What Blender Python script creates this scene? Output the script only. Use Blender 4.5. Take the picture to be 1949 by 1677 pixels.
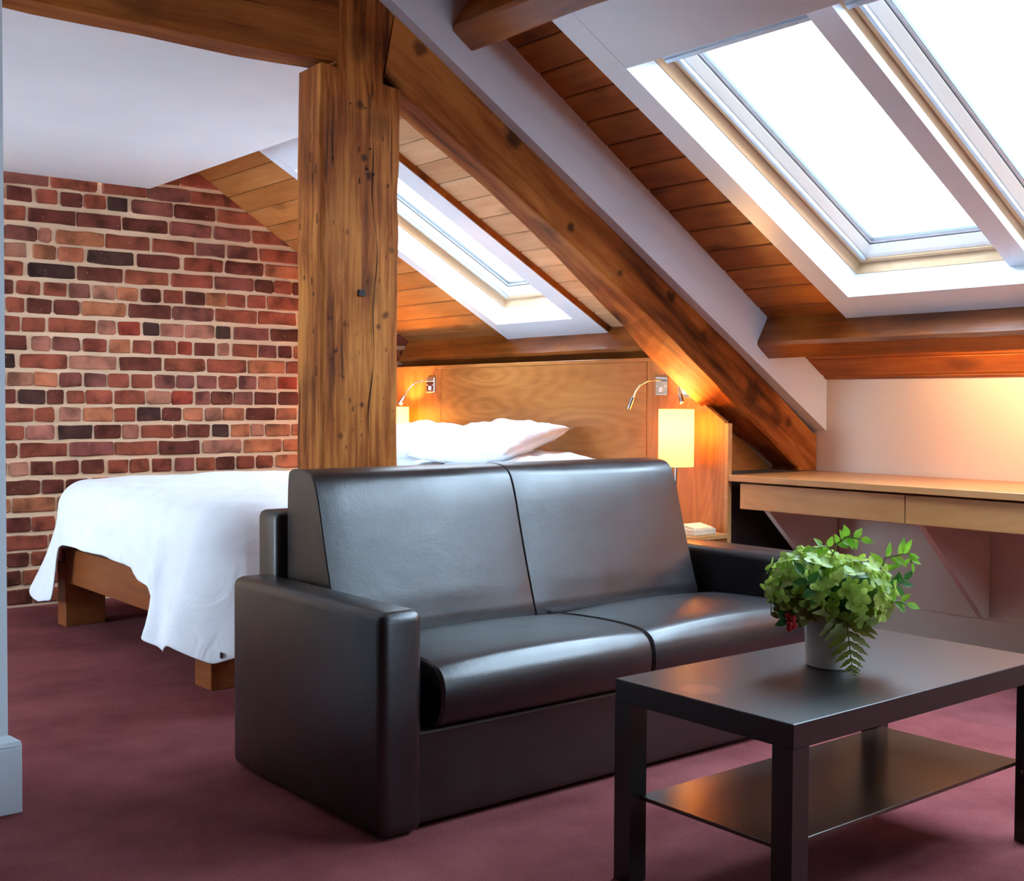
import bpy, bmesh, math, random
from mathutils import Vector, Matrix

# ------------------------------------------------------------------ camera, world, exposure
S = bpy.context.scene
for o in list(bpy.data.objects):
    bpy.data.objects.remove(o)
COL = S.collection
YAW, PITCH, ROLL = 0.679841, -0.030766, 0.0049129
fw = Vector((math.sin(YAW) * math.cos(PITCH), math.cos(YAW) * math.cos(PITCH), math.sin(PITCH)))
rt = Vector((math.cos(YAW), -math.sin(YAW), 0))
up = rt.cross(fw)
r2 = math.cos(ROLL) * rt + math.sin(ROLL) * up
u2 = -math.sin(ROLL) * rt + math.cos(ROLL) * up
cam = bpy.data.cameras.new('camera')
cam.sensor_fit = 'HORIZONTAL'
cam.sensor_width = 36.0
cam.lens = 36.0 * 2274.0 / 1949.0
cam.clip_start = 0.05
camo = bpy.data.objects.new('camera', cam)
COL.objects.link(camo)
camo.matrix_world = Matrix(((r2.x, u2.x, -fw.x, 0), (r2.y, u2.y, -fw.y, 0), (r2.z, u2.z, -fw.z, 1.06), (0, 0, 0, 1)))
S.camera = camo

SKY = 9.0
W = bpy.data.worlds.new('overcast_sky')
S.world = W
W.use_nodes = True
bg = W.node_tree.nodes['Background']
bg.inputs[0].default_value = (0.62, 0.81, 1.0, 1)
bg.inputs[1].default_value = SKY

S.view_settings.view_transform = 'Standard'
S.view_settings.look = 'None'
S.view_settings.gamma = 1.0
S.view_settings.use_curve_mapping = False
S.view_settings.exposure = 1.55

random.seed(7)
R = random.random
PI = math.pi
def U(a, b): return a + (b - a) * random.random()

# ------------------------------------------------------------------ materials
def newmat(name):
    m = bpy.data.materials.new(name)
    m.use_nodes = True
    nt = m.node_tree
    b = nt.nodes['Principled BSDF']
    return m, nt, b
def N(nt, t, **k):
    n = nt.nodes.new(t)
    for a, v in k.items():
        if a.startswith('i_'):
            n.inputs[int(a[2:]) if a[2:].isdigit() else a[2:].replace('_', ' ')].default_value = v
        else:
            setattr(n, a, v)
    return n
def ramp(nt, stops, interp='LINEAR'):
    r = nt.nodes.new('ShaderNodeValToRGB')
    r.color_ramp.interpolation = interp
    e = r.color_ramp.elements
    while len(e) > 1: e.remove(e[-1])
    e[0].position = stops[0][0]; e[0].color = (*stops[0][1], 1)
    for p, c in stops[1:]:
        q = e.new(p); q.color = (*c, 1)
    return r
def g(v): return (v, v, v)
def mixc(nt, fac, a, b, mode='MIX'):
    m = nt.nodes.new('ShaderNodeMix'); m.data_type = 'RGBA'; m.blend_type = mode
    for s, v in ((m.inputs[0], fac), (m.inputs[6], a), (m.inputs[7], b)):
        if hasattr(v, 'links') or isinstance(v, bpy.types.NodeSocket): nt.links.new(v, s)
        elif isinstance(v, (int, float)): s.default_value = v
        else: s.default_value = (*v, 1)
    return m.outputs[2]
def bump(nt, b, h, strength=0.2, dist=0.01):
    n = N(nt, 'ShaderNodeBump'); n.inputs['Strength'].default_value = strength; n.inputs['Distance'].default_value = dist
    nt.links.new(h, n.inputs['Height']); nt.links.new(n.outputs[0], b.inputs['Normal'])
def paint(name, col, rough=0.6, mottle=0.03, bscale=60, bstr=0.05):
    m, nt, b = newmat(name)
    tc = N(nt, 'ShaderNodeTexCoord')
    n = N(nt, 'ShaderNodeTexNoise'); n.inputs['Scale'].default_value = 3.0; n.inputs['Detail'].default_value = 4
    nt.links.new(tc.outputs['Object'], n.inputs['Vector'])
    r = ramp(nt, [(0.3, tuple(c * (1 - mottle) for c in col)), (0.7, tuple(min(1, c * (1 + mottle)) for c in col))])
    nt.links.new(n.outputs[0], r.inputs[0]); nt.links.new(r.outputs[0], b.inputs['Base Color'])
    b.inputs['Roughness'].default_value = rough
    n2 = N(nt, 'ShaderNodeTexNoise'); n2.inputs['Scale'].default_value = bscale; n2.inputs['Detail'].default_value = 3
    nt.links.new(tc.outputs['Object'], n2.inputs['Vector'])
    bump(nt, b, n2.outputs[0], bstr, 0.005)
    return m
def plain(name, col, rough=0.5, metal=0.0):
    m, nt, b = newmat(name)
    tc = N(nt, 'ShaderNodeTexCoord')
    n = N(nt, 'ShaderNodeTexNoise'); n.inputs['Scale'].default_value = 25.0
    nt.links.new(tc.outputs['Object'], n.inputs['Vector'])
    r = ramp(nt, [(0.3, tuple(c * 0.93 for c in col)), (0.7, tuple(min(1, c * 1.05) for c in col))])
    nt.links.new(n.outputs[0], r.inputs[0]); nt.links.new(r.outputs[0], b.inputs['Base Color'])
    b.inputs['Roughness'].default_value = rough; b.inputs['Metallic'].default_value = metal
    return m
def wood(name, dark, mid, light, axis='Z', roty=0.0, stretch=14.0, scale=5.0, rough=0.55, knots=0.5, cracks=0.5, bstr=0.25, vary=0.0, rings=0.0, blotch=0.55, spec=0.5, con=0.0, eyes=(), spots=()):
    """grain runs along the given axis (after turning the coordinates about Y by roty)"""
    m, nt, b = newmat(name)
    L = nt.links.new
    tc = N(nt, 'ShaderNodeTexCoord')
    mp = N(nt, 'ShaderNodeMapping'); mp.inputs['Rotation'].default_value = (0, roty, 0)
    L(tc.outputs['Object'], mp.inputs[0])
    src = mp.outputs[0]
    if vary:
        oi = N(nt, 'ShaderNodeObjectInfo')
        ad = N(nt, 'ShaderNodeVectorMath', operation='ADD')
        sc = N(nt, 'ShaderNodeVectorMath', operation='SCALE'); sc.inputs['Scale'].default_value = 17.0
        cx = N(nt, 'ShaderNodeCombineXYZ')
        for q in range(3): L(oi.outputs['Random'], cx.inputs[q])
        L(cx.outputs[0], sc.inputs[0]); L(src, ad.inputs[0]); L(sc.outputs[0], ad.inputs[1])
        src = ad.outputs[0]
    i = 'XYZ'.index(axis)
    s1 = [1, 1, 1]; s1[i] = 1.0 / stretch
    m1 = N(nt, 'ShaderNodeMapping'); m1.inputs['Scale'].default_value = s1; L(src, m1.inputs[0])
    # grain streaks
    n1 = N(nt, 'ShaderNodeTexNoise'); n1.inputs['Scale'].default_value = scale * 6; n1.inputs['Detail'].default_value = 9; n1.inputs['Roughness'].default_value = 0.65; n1.inputs['Distortion'].default_value = 0.35
    L(m1.outputs[0], n1.inputs['Vector'])
    # blotches
    s2 = [1, 1, 1]; s2[i] = 0.35
    m2 = N(nt, 'ShaderNodeMapping'); m2.inputs['Scale'].default_value = s2; L(src, m2.inputs[0])
    n2 = N(nt, 'ShaderNodeTexNoise'); n2.inputs['Scale'].default_value = scale * 0.9; n2.inputs['Detail'].default_value = 5; n2.inputs['Distortion'].default_value = 0.6
    L(m2.outputs[0], n2.inputs['Vector'])
    mx = N(nt, 'ShaderNodeMix'); mx.inputs[0].default_value = blotch
    L(n1.outputs[0], mx.inputs[2]); L(n2.outputs[0], mx.inputs[3])
    val = mx.outputs[0]
    if rings:
        s3 = [1, 1, 1]; s3[i] = 0.22
        m3 = N(nt, 'ShaderNodeMapping'); m3.inputs['Scale'].default_value = s3; L(src, m3.inputs[0])
        n3 = N(nt, 'ShaderNodeTexNoise'); n3.inputs['Scale'].default_value = 3.2; n3.inputs['Detail'].default_value = 1.5; n3.inputs['Distortion'].default_value = 0.3
        L(m3.outputs[0], n3.inputs['Vector'])
        mu = N(nt, 'ShaderNodeMath', operation='MULTIPLY'); mu.inputs[1].default_value = 130; L(n3.outputs[0], mu.inputs[0])
        si = N(nt, 'ShaderNodeMath', operation='SINE'); L(mu.outputs[0], si.inputs[0])
        ma = N(nt, 'ShaderNodeMath', operation='MULTIPLY_ADD'); ma.inputs[1].default_value = rings * 0.12; L(si.outputs[0], ma.inputs[0]); L(val, ma.inputs[2])
        val = ma.outputs[0]
    if eyes:
        best = None
        for ey, ez in eyes:
            mm = N(nt, 'ShaderNodeMapping'); mm.inputs['Scale'].default_value = (0, 0.24, 1.0); mm.inputs['Location'].default_value = (0, -ey * 0.24, -ez)
            L(src, mm.inputs[0])
            ln = N(nt, 'ShaderNodeVectorMath', operation='LENGTH'); L(mm.outputs[0], ln.inputs[0])
            if best is None: best = ln.outputs['Value']
            else:
                mi = N(nt, 'ShaderNodeMath', operation='SMOOTH_MIN'); mi.inputs[2].default_value = 0.05; L(best, mi.inputs[0]); L(ln.outputs['Value'], mi.inputs[1]); best = mi.outputs[0]
        nw = N(nt, 'ShaderNodeTexNoise'); nw.inputs['Scale'].default_value = 5; nw.inputs['Detail'].default_value = 3; L(m1.outputs[0], nw.inputs['Vector'])
        a1 = N(nt, 'ShaderNodeMath', operation='MULTIPLY_ADD'); a1.inputs[1].default_value = 0.20; L(nw.outputs[0], a1.inputs[0]); L(best, a1.inputs[2])
        a2 = N(nt, 'ShaderNodeMath', operation='MULTIPLY'); a2.inputs[1].default_value = 210; L(a1.outputs[0], a2.inputs[0])
        a3 = N(nt, 'ShaderNodeMath', operation='SINE'); L(a2.outputs[0], a3.inputs[0])
        fa = N(nt, 'ShaderNodeMapRange'); fa.inputs[1].default_value = 0.0; fa.inputs[2].default_value = 0.32; fa.inputs[3].default_value = 0.06; fa.inputs[4].default_value = 0.012; L(best, fa.inputs[0])
        a4 = N(nt, 'ShaderNodeMath', operation='MULTIPLY_ADD'); L(a3.outputs[0], a4.inputs[0]); L(fa.outputs[0], a4.inputs[1]); L(val, a4.inputs[2])
        val = a4.outputs[0]
    cr = ramp(nt, [(0.28 + con, dark), (0.48, mid), (0.68 - con, light)])
    L(val, cr.inputs[0])
    col = cr.outputs[0]
    if knots:
        s4 = [1, 1, 1]; s4[i] = 0.55
        m4 = N(nt, 'ShaderNodeMapping'); m4.inputs['Scale'].default_value = s4; L(src, m4.inputs[0])
        v = N(nt, 'ShaderNodeTexVoronoi'); v.inputs['Scale'].default_value = 4.2; v.inputs['Randomness'].default_value = 1.0
        nd = N(nt, 'ShaderNodeTexNoise'); nd.inputs['Scale'].default_value = 14; L(src, nd.inputs['Vector'])
        av = N(nt, 'ShaderNodeVectorMath', operation='MULTIPLY_ADD'); av.inputs[1].default_value = (0.05, 0.05, 0.05)
        L(nd.outputs[1], av.inputs[0]); L(m4.outputs[0], av.inputs[2]); L(av.outputs[0], v.inputs['Vector'])
        kr = ramp(nt, [(0.10, g(1)), (0.16, g(0.6)), (0.25, g(0))])
        L(v.outputs['Distance'], kr.inputs[0])
        mk = N(nt, 'ShaderNodeMath', operation='MULTIPLY'); mk.inputs[1].default_value = knots; L(kr.outputs[0], mk.inputs[0])
        col = mixc(nt, mk.outputs[0], col, tuple(c * 0.42 for c in dark))
    if cracks:
        s5 = [1, 1, 1]; s5[i] = 0.045
        m5 = N(nt, 'ShaderNodeMapping'); m5.inputs['Scale'].default_value = s5; L(src, m5.inputs[0])
        n5 = N(nt, 'ShaderNodeTexNoise'); n5.inputs['Scale'].default_value = 34; n5.inputs['Detail'].default_value = 2; n5.inputs['Distortion'].default_value = 0.5
        L(m5.outputs[0], n5.inputs['Vector'])
        r5 = ramp(nt, [(0.27, g(1)), (0.335, g(0))]); L(n5.outputs[0], r5.inputs[0])
        mk = N(nt, 'ShaderNodeMath', operation='MULTIPLY'); mk.inputs[1].default_value = cracks; L(r5.outputs[0], mk.inputs[0])
        col = mixc(nt, mk.outputs[0], col, tuple(c * 0.35 for c in dark))
    if spots:
        nd2 = N(nt, 'ShaderNodeTexNoise'); nd2.inputs['Scale'].default_value = 38; nd2.inputs['Detail'].default_value = 4; L(tc.outputs['Object'], nd2.inputs['Vector'])
        for px, py, pz, rad, amt in spots:
            di = N(nt, 'ShaderNodeVectorMath', operation='DISTANCE'); di.inputs[1].default_value = (px, py, pz); L(tc.outputs['Object'], di.inputs[0])
            wa = N(nt, 'ShaderNodeMath', operation='MULTIPLY_ADD'); wa.inputs[1].default_value = rad * 1.3; L(nd2.outputs[0], wa.inputs[0]); L(di.outputs['Value'], wa.inputs[2])
            mr2 = N(nt, 'ShaderNodeMapRange'); mr2.interpolation_type = 'SMOOTHSTEP'; mr2.inputs[1].default_value = rad * 1.05; mr2.inputs[2].default_value = rad * 2.0; mr2.inputs[3].default_value = amt; mr2.inputs[4].default_value = 0.0
            L(wa.outputs[0], mr2.inputs[0])
            col = mixc(nt, mr2.outputs[0], col, tuple(c * 0.4 for c in dark))
    if vary:
        hs = N(nt, 'ShaderNodeHueSaturation')
        mr = N(nt, 'ShaderNodeMapRange'); mr.inputs[3].default_value = 1 - vary; mr.inputs[4].default_value = 1 + vary
        L(oi.outputs['Random'], mr.inputs[0]); L(mr.outputs[0], hs.inputs['Value']); L(col, hs.inputs['Color'])
        col = hs.outputs[0]
    L(col, b.inputs['Base Color'])
    b.inputs['Roughness'].default_value = rough; b.inputs['Specular IOR Level'].default_value = spec
    bump(nt, b, n1.outputs[0], bstr, 0.008)
    return m
def fabric(name, col, rough=0.9, scale=400, bstr=0.1, sheen=0.0):
    m, nt, b = newmat(name)
    tc = N(nt, 'ShaderNodeTexCoord')
    n = N(nt, 'ShaderNodeTexNoise'); n.inputs['Scale'].default_value = scale; n.inputs['Detail'].default_value = 2
    nt.links.new(tc.outputs['Object'], n.inputs['Vector'])
    n3 = N(nt, 'ShaderNodeTexNoise'); n3.inputs['Scale'].default_value = 9; n3.inputs['Detail'].default_value = 3
    nt.links.new(tc.outputs['Object'], n3.inputs['Vector'])
    r = ramp(nt, [(0.3, tuple(c * 0.95 for c in col)), (0.7, col)])
    nt.links.new(n3.outputs[0], r.inputs[0]); nt.links.new(r.outputs[0], b.inputs['Base Color'])
    b.inputs['Roughness'].default_value = rough
    b.inputs['Sheen Weight'].default_value = sheen
    b1 = N(nt, 'ShaderNodeBump'); b1.inputs['Strength'].default_value = bstr; b1.inputs['Distance'].default_value = 0.002; nt.links.new(n.outputs[0], b1.inputs['Height'])
    n4 = N(nt, 'ShaderNodeTexNoise'); n4.inputs['Scale'].default_value = 7; n4.inputs['Detail'].default_value = 4; n4.inputs['Distortion'].default_value = 1.2; nt.links.new(tc.outputs['Object'], n4.inputs['Vector'])
    b2 = N(nt, 'ShaderNodeBump'); b2.inputs['Strength'].default_value = 0.45; b2.inputs['Distance'].default_value = 0.03; nt.links.new(n4.outputs[0], b2.inputs['Height']); nt.links.new(b1.outputs[0], b2.inputs['Normal'])
    nt.links.new(b2.outputs[0], b.inputs['Normal'])
    return m

M = {}
M['white'] = paint('white_paint', (0.78, 0.78, 0.79), 0.55)
M['ceiling'] = paint('ceiling_paint', (0.90, 0.93, 0.98), 0.7)
M['casing'] = paint('casing_gloss_white', (0.79, 0.83, 0.90), 0.4)
M['infill'] = paint('plaster_white', (0.80, 0.84, 0.92), 0.7, 0.03, 30, 0.1)
M['cream'] = paint('cream_wall_paint', (0.84, 0.69, 0.57), 0.65, 0.02)
M['wall_end'] = paint('pale_blue_white_paint', (0.72, 0.78, 0.82), 0.5)
TH = math.radians(32.07)
OLD = ((0.060, 0.012, 0.0015), (0.25, 0.060, 0.007), (0.44, 0.145, 0.024))
RSP = [(x, 3.52, z, r, a) for x, z, r, a in ((2.847, 2.061, 0.045, 0.85), (3.136, 1.754, 0.022, 0.85), (3.706, 1.515, 0.028, 0.85), (2.617, 2.300, 0.035, 0.8), (4.245, 1.120, 0.06, 0.75), (3.154, 1.910, 0.02, 0.6), (3.406, 1.593, 0.016, 0.7), (3.915, 1.357, 0.03, 0.6), (2.42, 2.315, 0.03, 0.7), (4.50, 0.98, 0.03, 0.6))]
PSP = [(x, 3.515, z, r, a) for x, z, r, a in ((2.186, 1.898, 0.014, 0.8), (2.207, 1.838, 0.018, 0.85), (2.171, 2.075, 0.016, 0.7), (2.276, 1.365, 0.015, 0.7), (2.249, 1.322, 0.012, 0.7), (2.181, 1.055, 0.010, 0.8), (2.098, 0.948, 0.012, 0.6), (2.053, 1.345, 0.010, 0.6), (2.078, 1.235, 0.009, 0.7), (2.298, 1.59, 0.012, 0.5), (2.118, 1.637, 0.010, 0.6), (2.24, 2.02, 0.05, 0.35))]
M['post'] = wood('old_pine_post', (0.070, 0.014, 0.002), (0.31, 0.080, 0.012), (0.58, 0.205, 0.042), 'Z', 0, 18, 6, 0.6, 0.45, 0.8, 0.6, spec=0.15, con=0.08, blotch=0.45, spots=PSP)
M['beam_x'] = wood('old_pine_collar', *OLD, 'X', 0, 16, 4.5, 0.6, 0.4, 0.5, 0.4, spec=0.15, con=0.04)
M['rafter'] = wood('old_pine_rafter', (0.065, 0.013, 0.002), (0.30, 0.076, 0.012), (0.56, 0.195, 0.040), 'X', -math.radians(32), 10, 3.6, 0.6, 0.9, 0.3, 0.3, blotch=0.62, spec=0.15, con=0.07, spots=RSP)
M['purlin'] = wood('old_pine_purlin', *OLD, 'Y', 0, 14, 4.0, 0.32, 0.5, 0.4, 0.25, spec=0.6, con=0.03)
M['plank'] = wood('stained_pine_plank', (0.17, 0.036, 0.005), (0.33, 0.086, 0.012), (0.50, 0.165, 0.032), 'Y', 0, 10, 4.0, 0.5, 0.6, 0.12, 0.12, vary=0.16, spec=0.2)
M['plank_pale'] = wood('pale_pine_plank', (0.46, 0.20, 0.085), (0.60, 0.32, 0.16), (0.70, 0.43, 0.25), 'Y', 0, 10, 4.0, 0.5, 0.6, 0.12, 0.12, vary=0.12, spec=0.2)  # paler plank tone for the strip just past the truss
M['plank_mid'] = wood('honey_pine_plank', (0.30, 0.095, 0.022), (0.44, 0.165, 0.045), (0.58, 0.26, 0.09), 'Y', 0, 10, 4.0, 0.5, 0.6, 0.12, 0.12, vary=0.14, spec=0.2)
M['plank_dark'] = plain('dark_batten', (0.05, 0.018, 0.007), 0.7)
M['veneer_h'] = wood('walnut_veneer_across', (0.26, 0.078, 0.016), (0.40, 0.135, 0.030), (0.52, 0.205, 0.052), 'Y', 0, 12, 3.5, 0.35, 0.0, 0.0, 0.03, rings=0.12, blotch=0.5, eyes=((5.27, 1.205), (5.27, 1.055), (4.45, 0.93)))
M['veneer_v'] = wood('walnut_veneer_upright', (0.26, 0.078, 0.016), (0.40, 0.135, 0.030), (0.52, 0.205, 0.052), 'Z', 0, 12, 3.5, 0.35, 0.0, 0.0, 0.03, rings=0.35, blotch=0.5)
M['bedwood'] = wood('walnut_bed_frame', (0.15, 0.034, 0.007), (0.24, 0.060, 0.013), (0.31, 0.092, 0.022), 'Y', 0, 12, 3.5, 0.4, 0.0, 0.0, 0.03, rings=0.25)
M['desk'] = wood('beech_desk', (0.38, 0.15, 0.045), (0.50, 0.225, 0.075), (0.58, 0.29, 0.11), 'Y', 0, 12, 3.5, 0.32, 0.0, 0.0, 0.02, rings=0.25)
M['pine_frame'] = wood('varnished_pine_frame', (0.55, 0.31, 0.155), (0.63, 0.40, 0.225), (0.69, 0.475, 0.295), 'X', -math.radians(28.8), 12, 4, 0.35, 0.0, 0.0, 0.03)
M['sash'] = wood('pale_pine_sash', (0.78, 0.72, 0.64), (0.84, 0.80, 0.74), (0.88, 0.85, 0.80), 'X', -math.radians(28.8), 12, 4, 0.35, 0.0, 0.0, 0.03)
M['alu'] = plain('aluminium', (0.50, 0.56, 0.62), 0.4, 0.2)
M['seal'] = plain('rubber_seal', (0.03, 0.035, 0.04), 0.6)
M['chrome'] = plain('polished_chrome', (0.80, 0.80, 0.82), 0.12, 1.0)
M['void'] = plain('blackish_brown', (0.02, 0.010, 0.008), 0.7)
M['sheet'] = fabric('white_cotton', (0.90, 0.91, 0.94), 0.85, 500, 0.06, 0.1)
M['tabletop'], nt, b = newmat('black_brown_foil')
tc = N(nt, 'ShaderNodeTexCoord'); mp = N(nt, 'ShaderNodeMapping'); mp.inputs['Scale'].default_value = (2, 60, 60)
nt.links.new(tc.outputs['Object'], mp.inputs[0])
n = N(nt, 'ShaderNodeTexNoise'); n.inputs['Scale'].default_value = 2.5; n.inputs['Detail'].default_value = 6
nt.links.new(mp.outputs[0], n.inputs['Vector'])
r = ramp(nt, [(0.3, (0.006, 0.0045, 0.0042)), (0.7, (0.012, 0.0085, 0.0075))])
nt.links.new(n.outputs[0], r.inputs[0])
# round brown spot on the top, a painted lamp reflection
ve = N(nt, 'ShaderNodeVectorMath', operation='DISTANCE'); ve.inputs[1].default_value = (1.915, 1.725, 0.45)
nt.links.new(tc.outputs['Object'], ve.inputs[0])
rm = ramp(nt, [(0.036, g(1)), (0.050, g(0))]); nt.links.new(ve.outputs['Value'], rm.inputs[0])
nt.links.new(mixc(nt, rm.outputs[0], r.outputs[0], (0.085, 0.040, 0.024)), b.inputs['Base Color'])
b.inputs['Roughness'].default_value = 0.34; b.inputs['IOR'].default_value = 1.6
bump(nt, b, n.outputs[0], 0.02, 0.001)
M['shelf_glass'], nt, b = newmat('dark_shelf_glass')
tc = N(nt, 'ShaderNodeTexCoord'); n = N(nt, 'ShaderNodeTexNoise'); n.inputs['Scale'].default_value = 4
nt.links.new(tc.outputs['Object'], n.inputs['Vector'])
r = ramp(nt, [(0.3, (0.040, 0.018, 0.010)), (0.7, (0.050, 0.023, 0.013))])
nt.links.new(n.outputs[0], r.inputs[0]); nt.links.new(r.outputs[0], b.inputs['Base Color'])
b.inputs['Roughness'].default_value = 0.22; b.inputs['IOR'].default_value = 1.6

M['leather'], nt, b = newmat('dark_brown_leather')
L = nt.links.new
tc = N(nt, 'ShaderNodeTexCoord')
v = N(nt, 'ShaderNodeTexVoronoi'); v.inputs['Scale'].default_value = 260; L(tc.outputs['Object'], v.inputs['Vector'])
n = N(nt, 'ShaderNodeTexNoise'); n.inputs['Scale'].default_value = 6; n.inputs['Detail'].default_value = 6; L(tc.outputs['Object'], n.inputs['Vector'])
r = ramp(nt, [(0.3, (0.0070, 0.0032, 0.0038)), (0.7, (0.0105, 0.0052, 0.0060))]); L(n.outputs[0], r.inputs[0]); L(r.outputs[0], b.inputs['Base Color'])
rr = ramp(nt, [(0.3, g(0.33)), (0.7, g(0.42))]); L(n.outputs[0], rr.inputs[0]); L(rr.outputs[0], b.inputs['Roughness'])
b.inputs['IOR'].default_value = 1.75
b1 = N(nt, 'ShaderNodeBump'); b1.inputs['Strength'].default_value = 0.08; b1.inputs['Distance'].default_value = 0.002; L(v.outputs[0], b1.inputs['Height'])
n2 = N(nt, 'ShaderNodeTexNoise'); n2.inputs['Scale'].default_value = 11; n2.inputs['Detail'].default_value = 4; L(tc.outputs['Object'], n2.inputs['Vector'])
b2 = N(nt, 'ShaderNodeBump'); b2.inputs['Strength'].default_value = 0.06; b2.inputs['Distance'].default_value = 0.02; L(n2.outputs[0], b2.inputs['Height']); L(b1.outputs[0], b2.inputs['Normal'])
L(b2.outputs[0], b.inputs['Normal'])

M['carpet'], nt, b = newmat('burgundy_carpet')
L = nt.links.new
tc = N(nt, 'ShaderNodeTexCoord')
n = N(nt, 'ShaderNodeTexNoise'); n.inputs['Scale'].default_value = 2.2; n.inputs['Detail'].default_value = 6; n.inputs['Roughness'].default_value = 0.6; L(tc.outputs['Object'], n.inputs['Vector'])
n2 = N(nt, 'ShaderNodeTexNoise'); n2.inputs['Scale'].default_value = 260; n2.inputs['Detail'].default_value = 3; L(tc.outputs['Object'], n2.inputs['Vector'])
r = ramp(nt, [(0.3, (0.15, 0.036, 0.038)), (0.7, (0.30, 0.092, 0.092))]); L(n.outputs[0], r.inputs[0])
r2_ = ramp(nt, [(0.3, g(0.65)), (0.7, g(1.2))]); L(n2.outputs[0], r2_.inputs[0])
L(mixc(nt, 1.0, r.outputs[0], r2_.outputs[0], 'MULTIPLY'), b.inputs['Base Color'])
b.inputs['Roughness'].default_value = 0.95; b.inputs['Specular IOR Level'].default_value = 0.08
bump(nt, b, n2.outputs[0], 0.35, 0.004)

M['mortar'] = paint('sandy_mortar', (0.84, 0.57, 0.36), 0.95, 0.14, 90, 0.6)
M['brick'], nt, b = newmat('old_brick')
L = nt.links.new
tc = N(nt, 'ShaderNodeTexCoord'); oi = N(nt, 'ShaderNodeObjectInfo')
n = N(nt, 'ShaderNodeTexNoise'); n.inputs['Scale'].default_value = 11; n.inputs['Detail'].default_value = 5; L(tc.outputs['Object'], n.inputs['Vector'])
n2 = N(nt, 'ShaderNodeTexNoise'); n2.inputs['Scale'].default_value = 70; n2.inputs['Detail'].default_value = 4; L(tc.outputs['Object'], n2.inputs['Vector'])
r = ramp(nt, [(0.32, g(0.45)), (0.5, g(0.95)), (0.7, g(1.3))]); L(n.outputs[0], r.inputs[0])
c1 = mixc(nt, 1.0, oi.outputs['Color'], r.outputs[0], 'MULTIPLY')
r3 = ramp(nt, [(0.66, g(0)), (0.74, g(0.55))]); L(n2.outputs[0], r3.inputs[0])
c2 = mixc(nt, r3.outputs[0], c1, (0.55, 0.36, 0.26))
r4 = ramp(nt, [(0.24, g(0.8)), (0.33, g(0))]); L(n2.outputs[0], r4.inputs[0])
L(mixc(nt, r4.outputs[0], c2, (0.05, 0.02, 0.018)), b.inputs['Base Color'])
b.inputs['Roughness'].default_value = 0.9; b.inputs['Specular IOR Level'].default_value = 0.15
bump(nt, b, n2.outputs[0], 0.45, 0.006)

M['pane'], nt, b = newmat('window_glass')
nt.nodes.remove(b)
tr = N(nt, 'ShaderNodeBsdfTransparent'); gl = N(nt, 'ShaderNodeBsdfGlossy'); gl.inputs['Roughness'].default_value = 0.02
tr.inputs[0].default_value = (0.95, 0.97, 0.98, 1)
mx = N(nt, 'ShaderNodeMixShader'); mx.inputs[0].default_value = 0.05; out = nt.nodes['Material Output']
nt.links.new(tr.outputs[0], mx.inputs[1]); nt.links.new(gl.outputs[0], mx.inputs[2]); nt.links.new(mx.outputs[0], out.inputs[0])

M['shade'], nt, b = newmat('parchment_lamp_shade')
nt.nodes.remove(b)
tl = N(nt, 'ShaderNodeBsdfTranslucent'); tl.inputs[0].default_value = (0.72, 0.56, 0.30, 1)
df = N(nt, 'ShaderNodeBsdfDiffuse'); df.inputs[0].default_value = (0.72, 0.58, 0.36, 1)
em = N(nt, 'ShaderNodeEmission'); em.inputs[0].default_value = (1.0, 0.66, 0.26, 1); em.inputs[1].default_value = 0.22
mx = N(nt, 'ShaderNodeMixShader'); mx.inputs[0].default_value = 0.35
nt.links.new(tl.outputs[0], mx.inputs[1]); nt.links.new(df.outputs[0], mx.inputs[2])
ad = N(nt, 'ShaderNodeAddShader'); out = nt.nodes['Material Output']
nt.links.new(mx.outputs[0], ad.inputs[0]); nt.links.new(em.outputs[0], ad.inputs[1]); nt.links.new(ad.outputs[0], out.inputs[0])

def leafmat(name, a, c, trans=0.35, rough=0.4):
    m, nt, b = newmat(name)
    tc = N(nt, 'ShaderNodeTexCoord'); n = N(nt, 'ShaderNodeTexNoise'); n.inputs['Scale'].default_value = 28; n.inputs['Detail'].default_value = 3
    nt.links.new(tc.outputs['Object'], n.inputs['Vector'])
    r = ramp(nt, [(0.35, a), (0.65, c)]); nt.links.new(n.outputs[0], r.inputs[0]); nt.links.new(r.outputs[0], b.inputs['Base Color'])
    b.inputs['Roughness'].default_value = rough
    tl = N(nt, 'ShaderNodeBsdfTranslucent'); nt.links.new(r.outputs[0], tl.inputs[0])
    mx = N(nt, 'ShaderNodeMixShader'); mx.inputs[0].default_value = trans
    out = nt.nodes['Material Output']
    nt.links.new(b.outputs[0], mx.inputs[1]); nt.links.new(tl.outputs[0], mx.inputs[2]); nt.links.new(mx.outputs[0], out.inputs[0])
    return m
M['petal'] = leafmat('green_hydrangea_petal', (0.26, 0.40, 0.035), (0.55, 0.68, 0.15), 0.4)
M['petal_old'] = leafmat('faded_hydrangea_petal', (0.22, 0.17, 0.035), (0.38, 0.38, 0.10), 0.3)
M['leaf'] = leafmat('bright_green_leaf', (0.14, 0.36, 0.02), (0.33, 0.58, 0.05), 0.5)
M['leaf_dark'] = leafmat('deep_green_leaf', (0.03, 0.12, 0.02), (0.07, 0.22, 0.04), 0.3)
M['fern'] = leafmat('olive_fern', (0.15, 0.15, 0.015), (0.25, 0.25, 0.035), 0.35)
M['stem'] = plain('green_stem', (0.12, 0.17, 0.04), 0.5)
M['berry'] = plain('red_berry', (0.55, 0.015, 0.018), 0.2)
M['ceramic'] = plain('white_ceramic', (0.74, 0.66, 0.60), 0.25)
M['black'] = plain('black_fabric', (0.01, 0.01, 0.012), 0.8)
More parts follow.
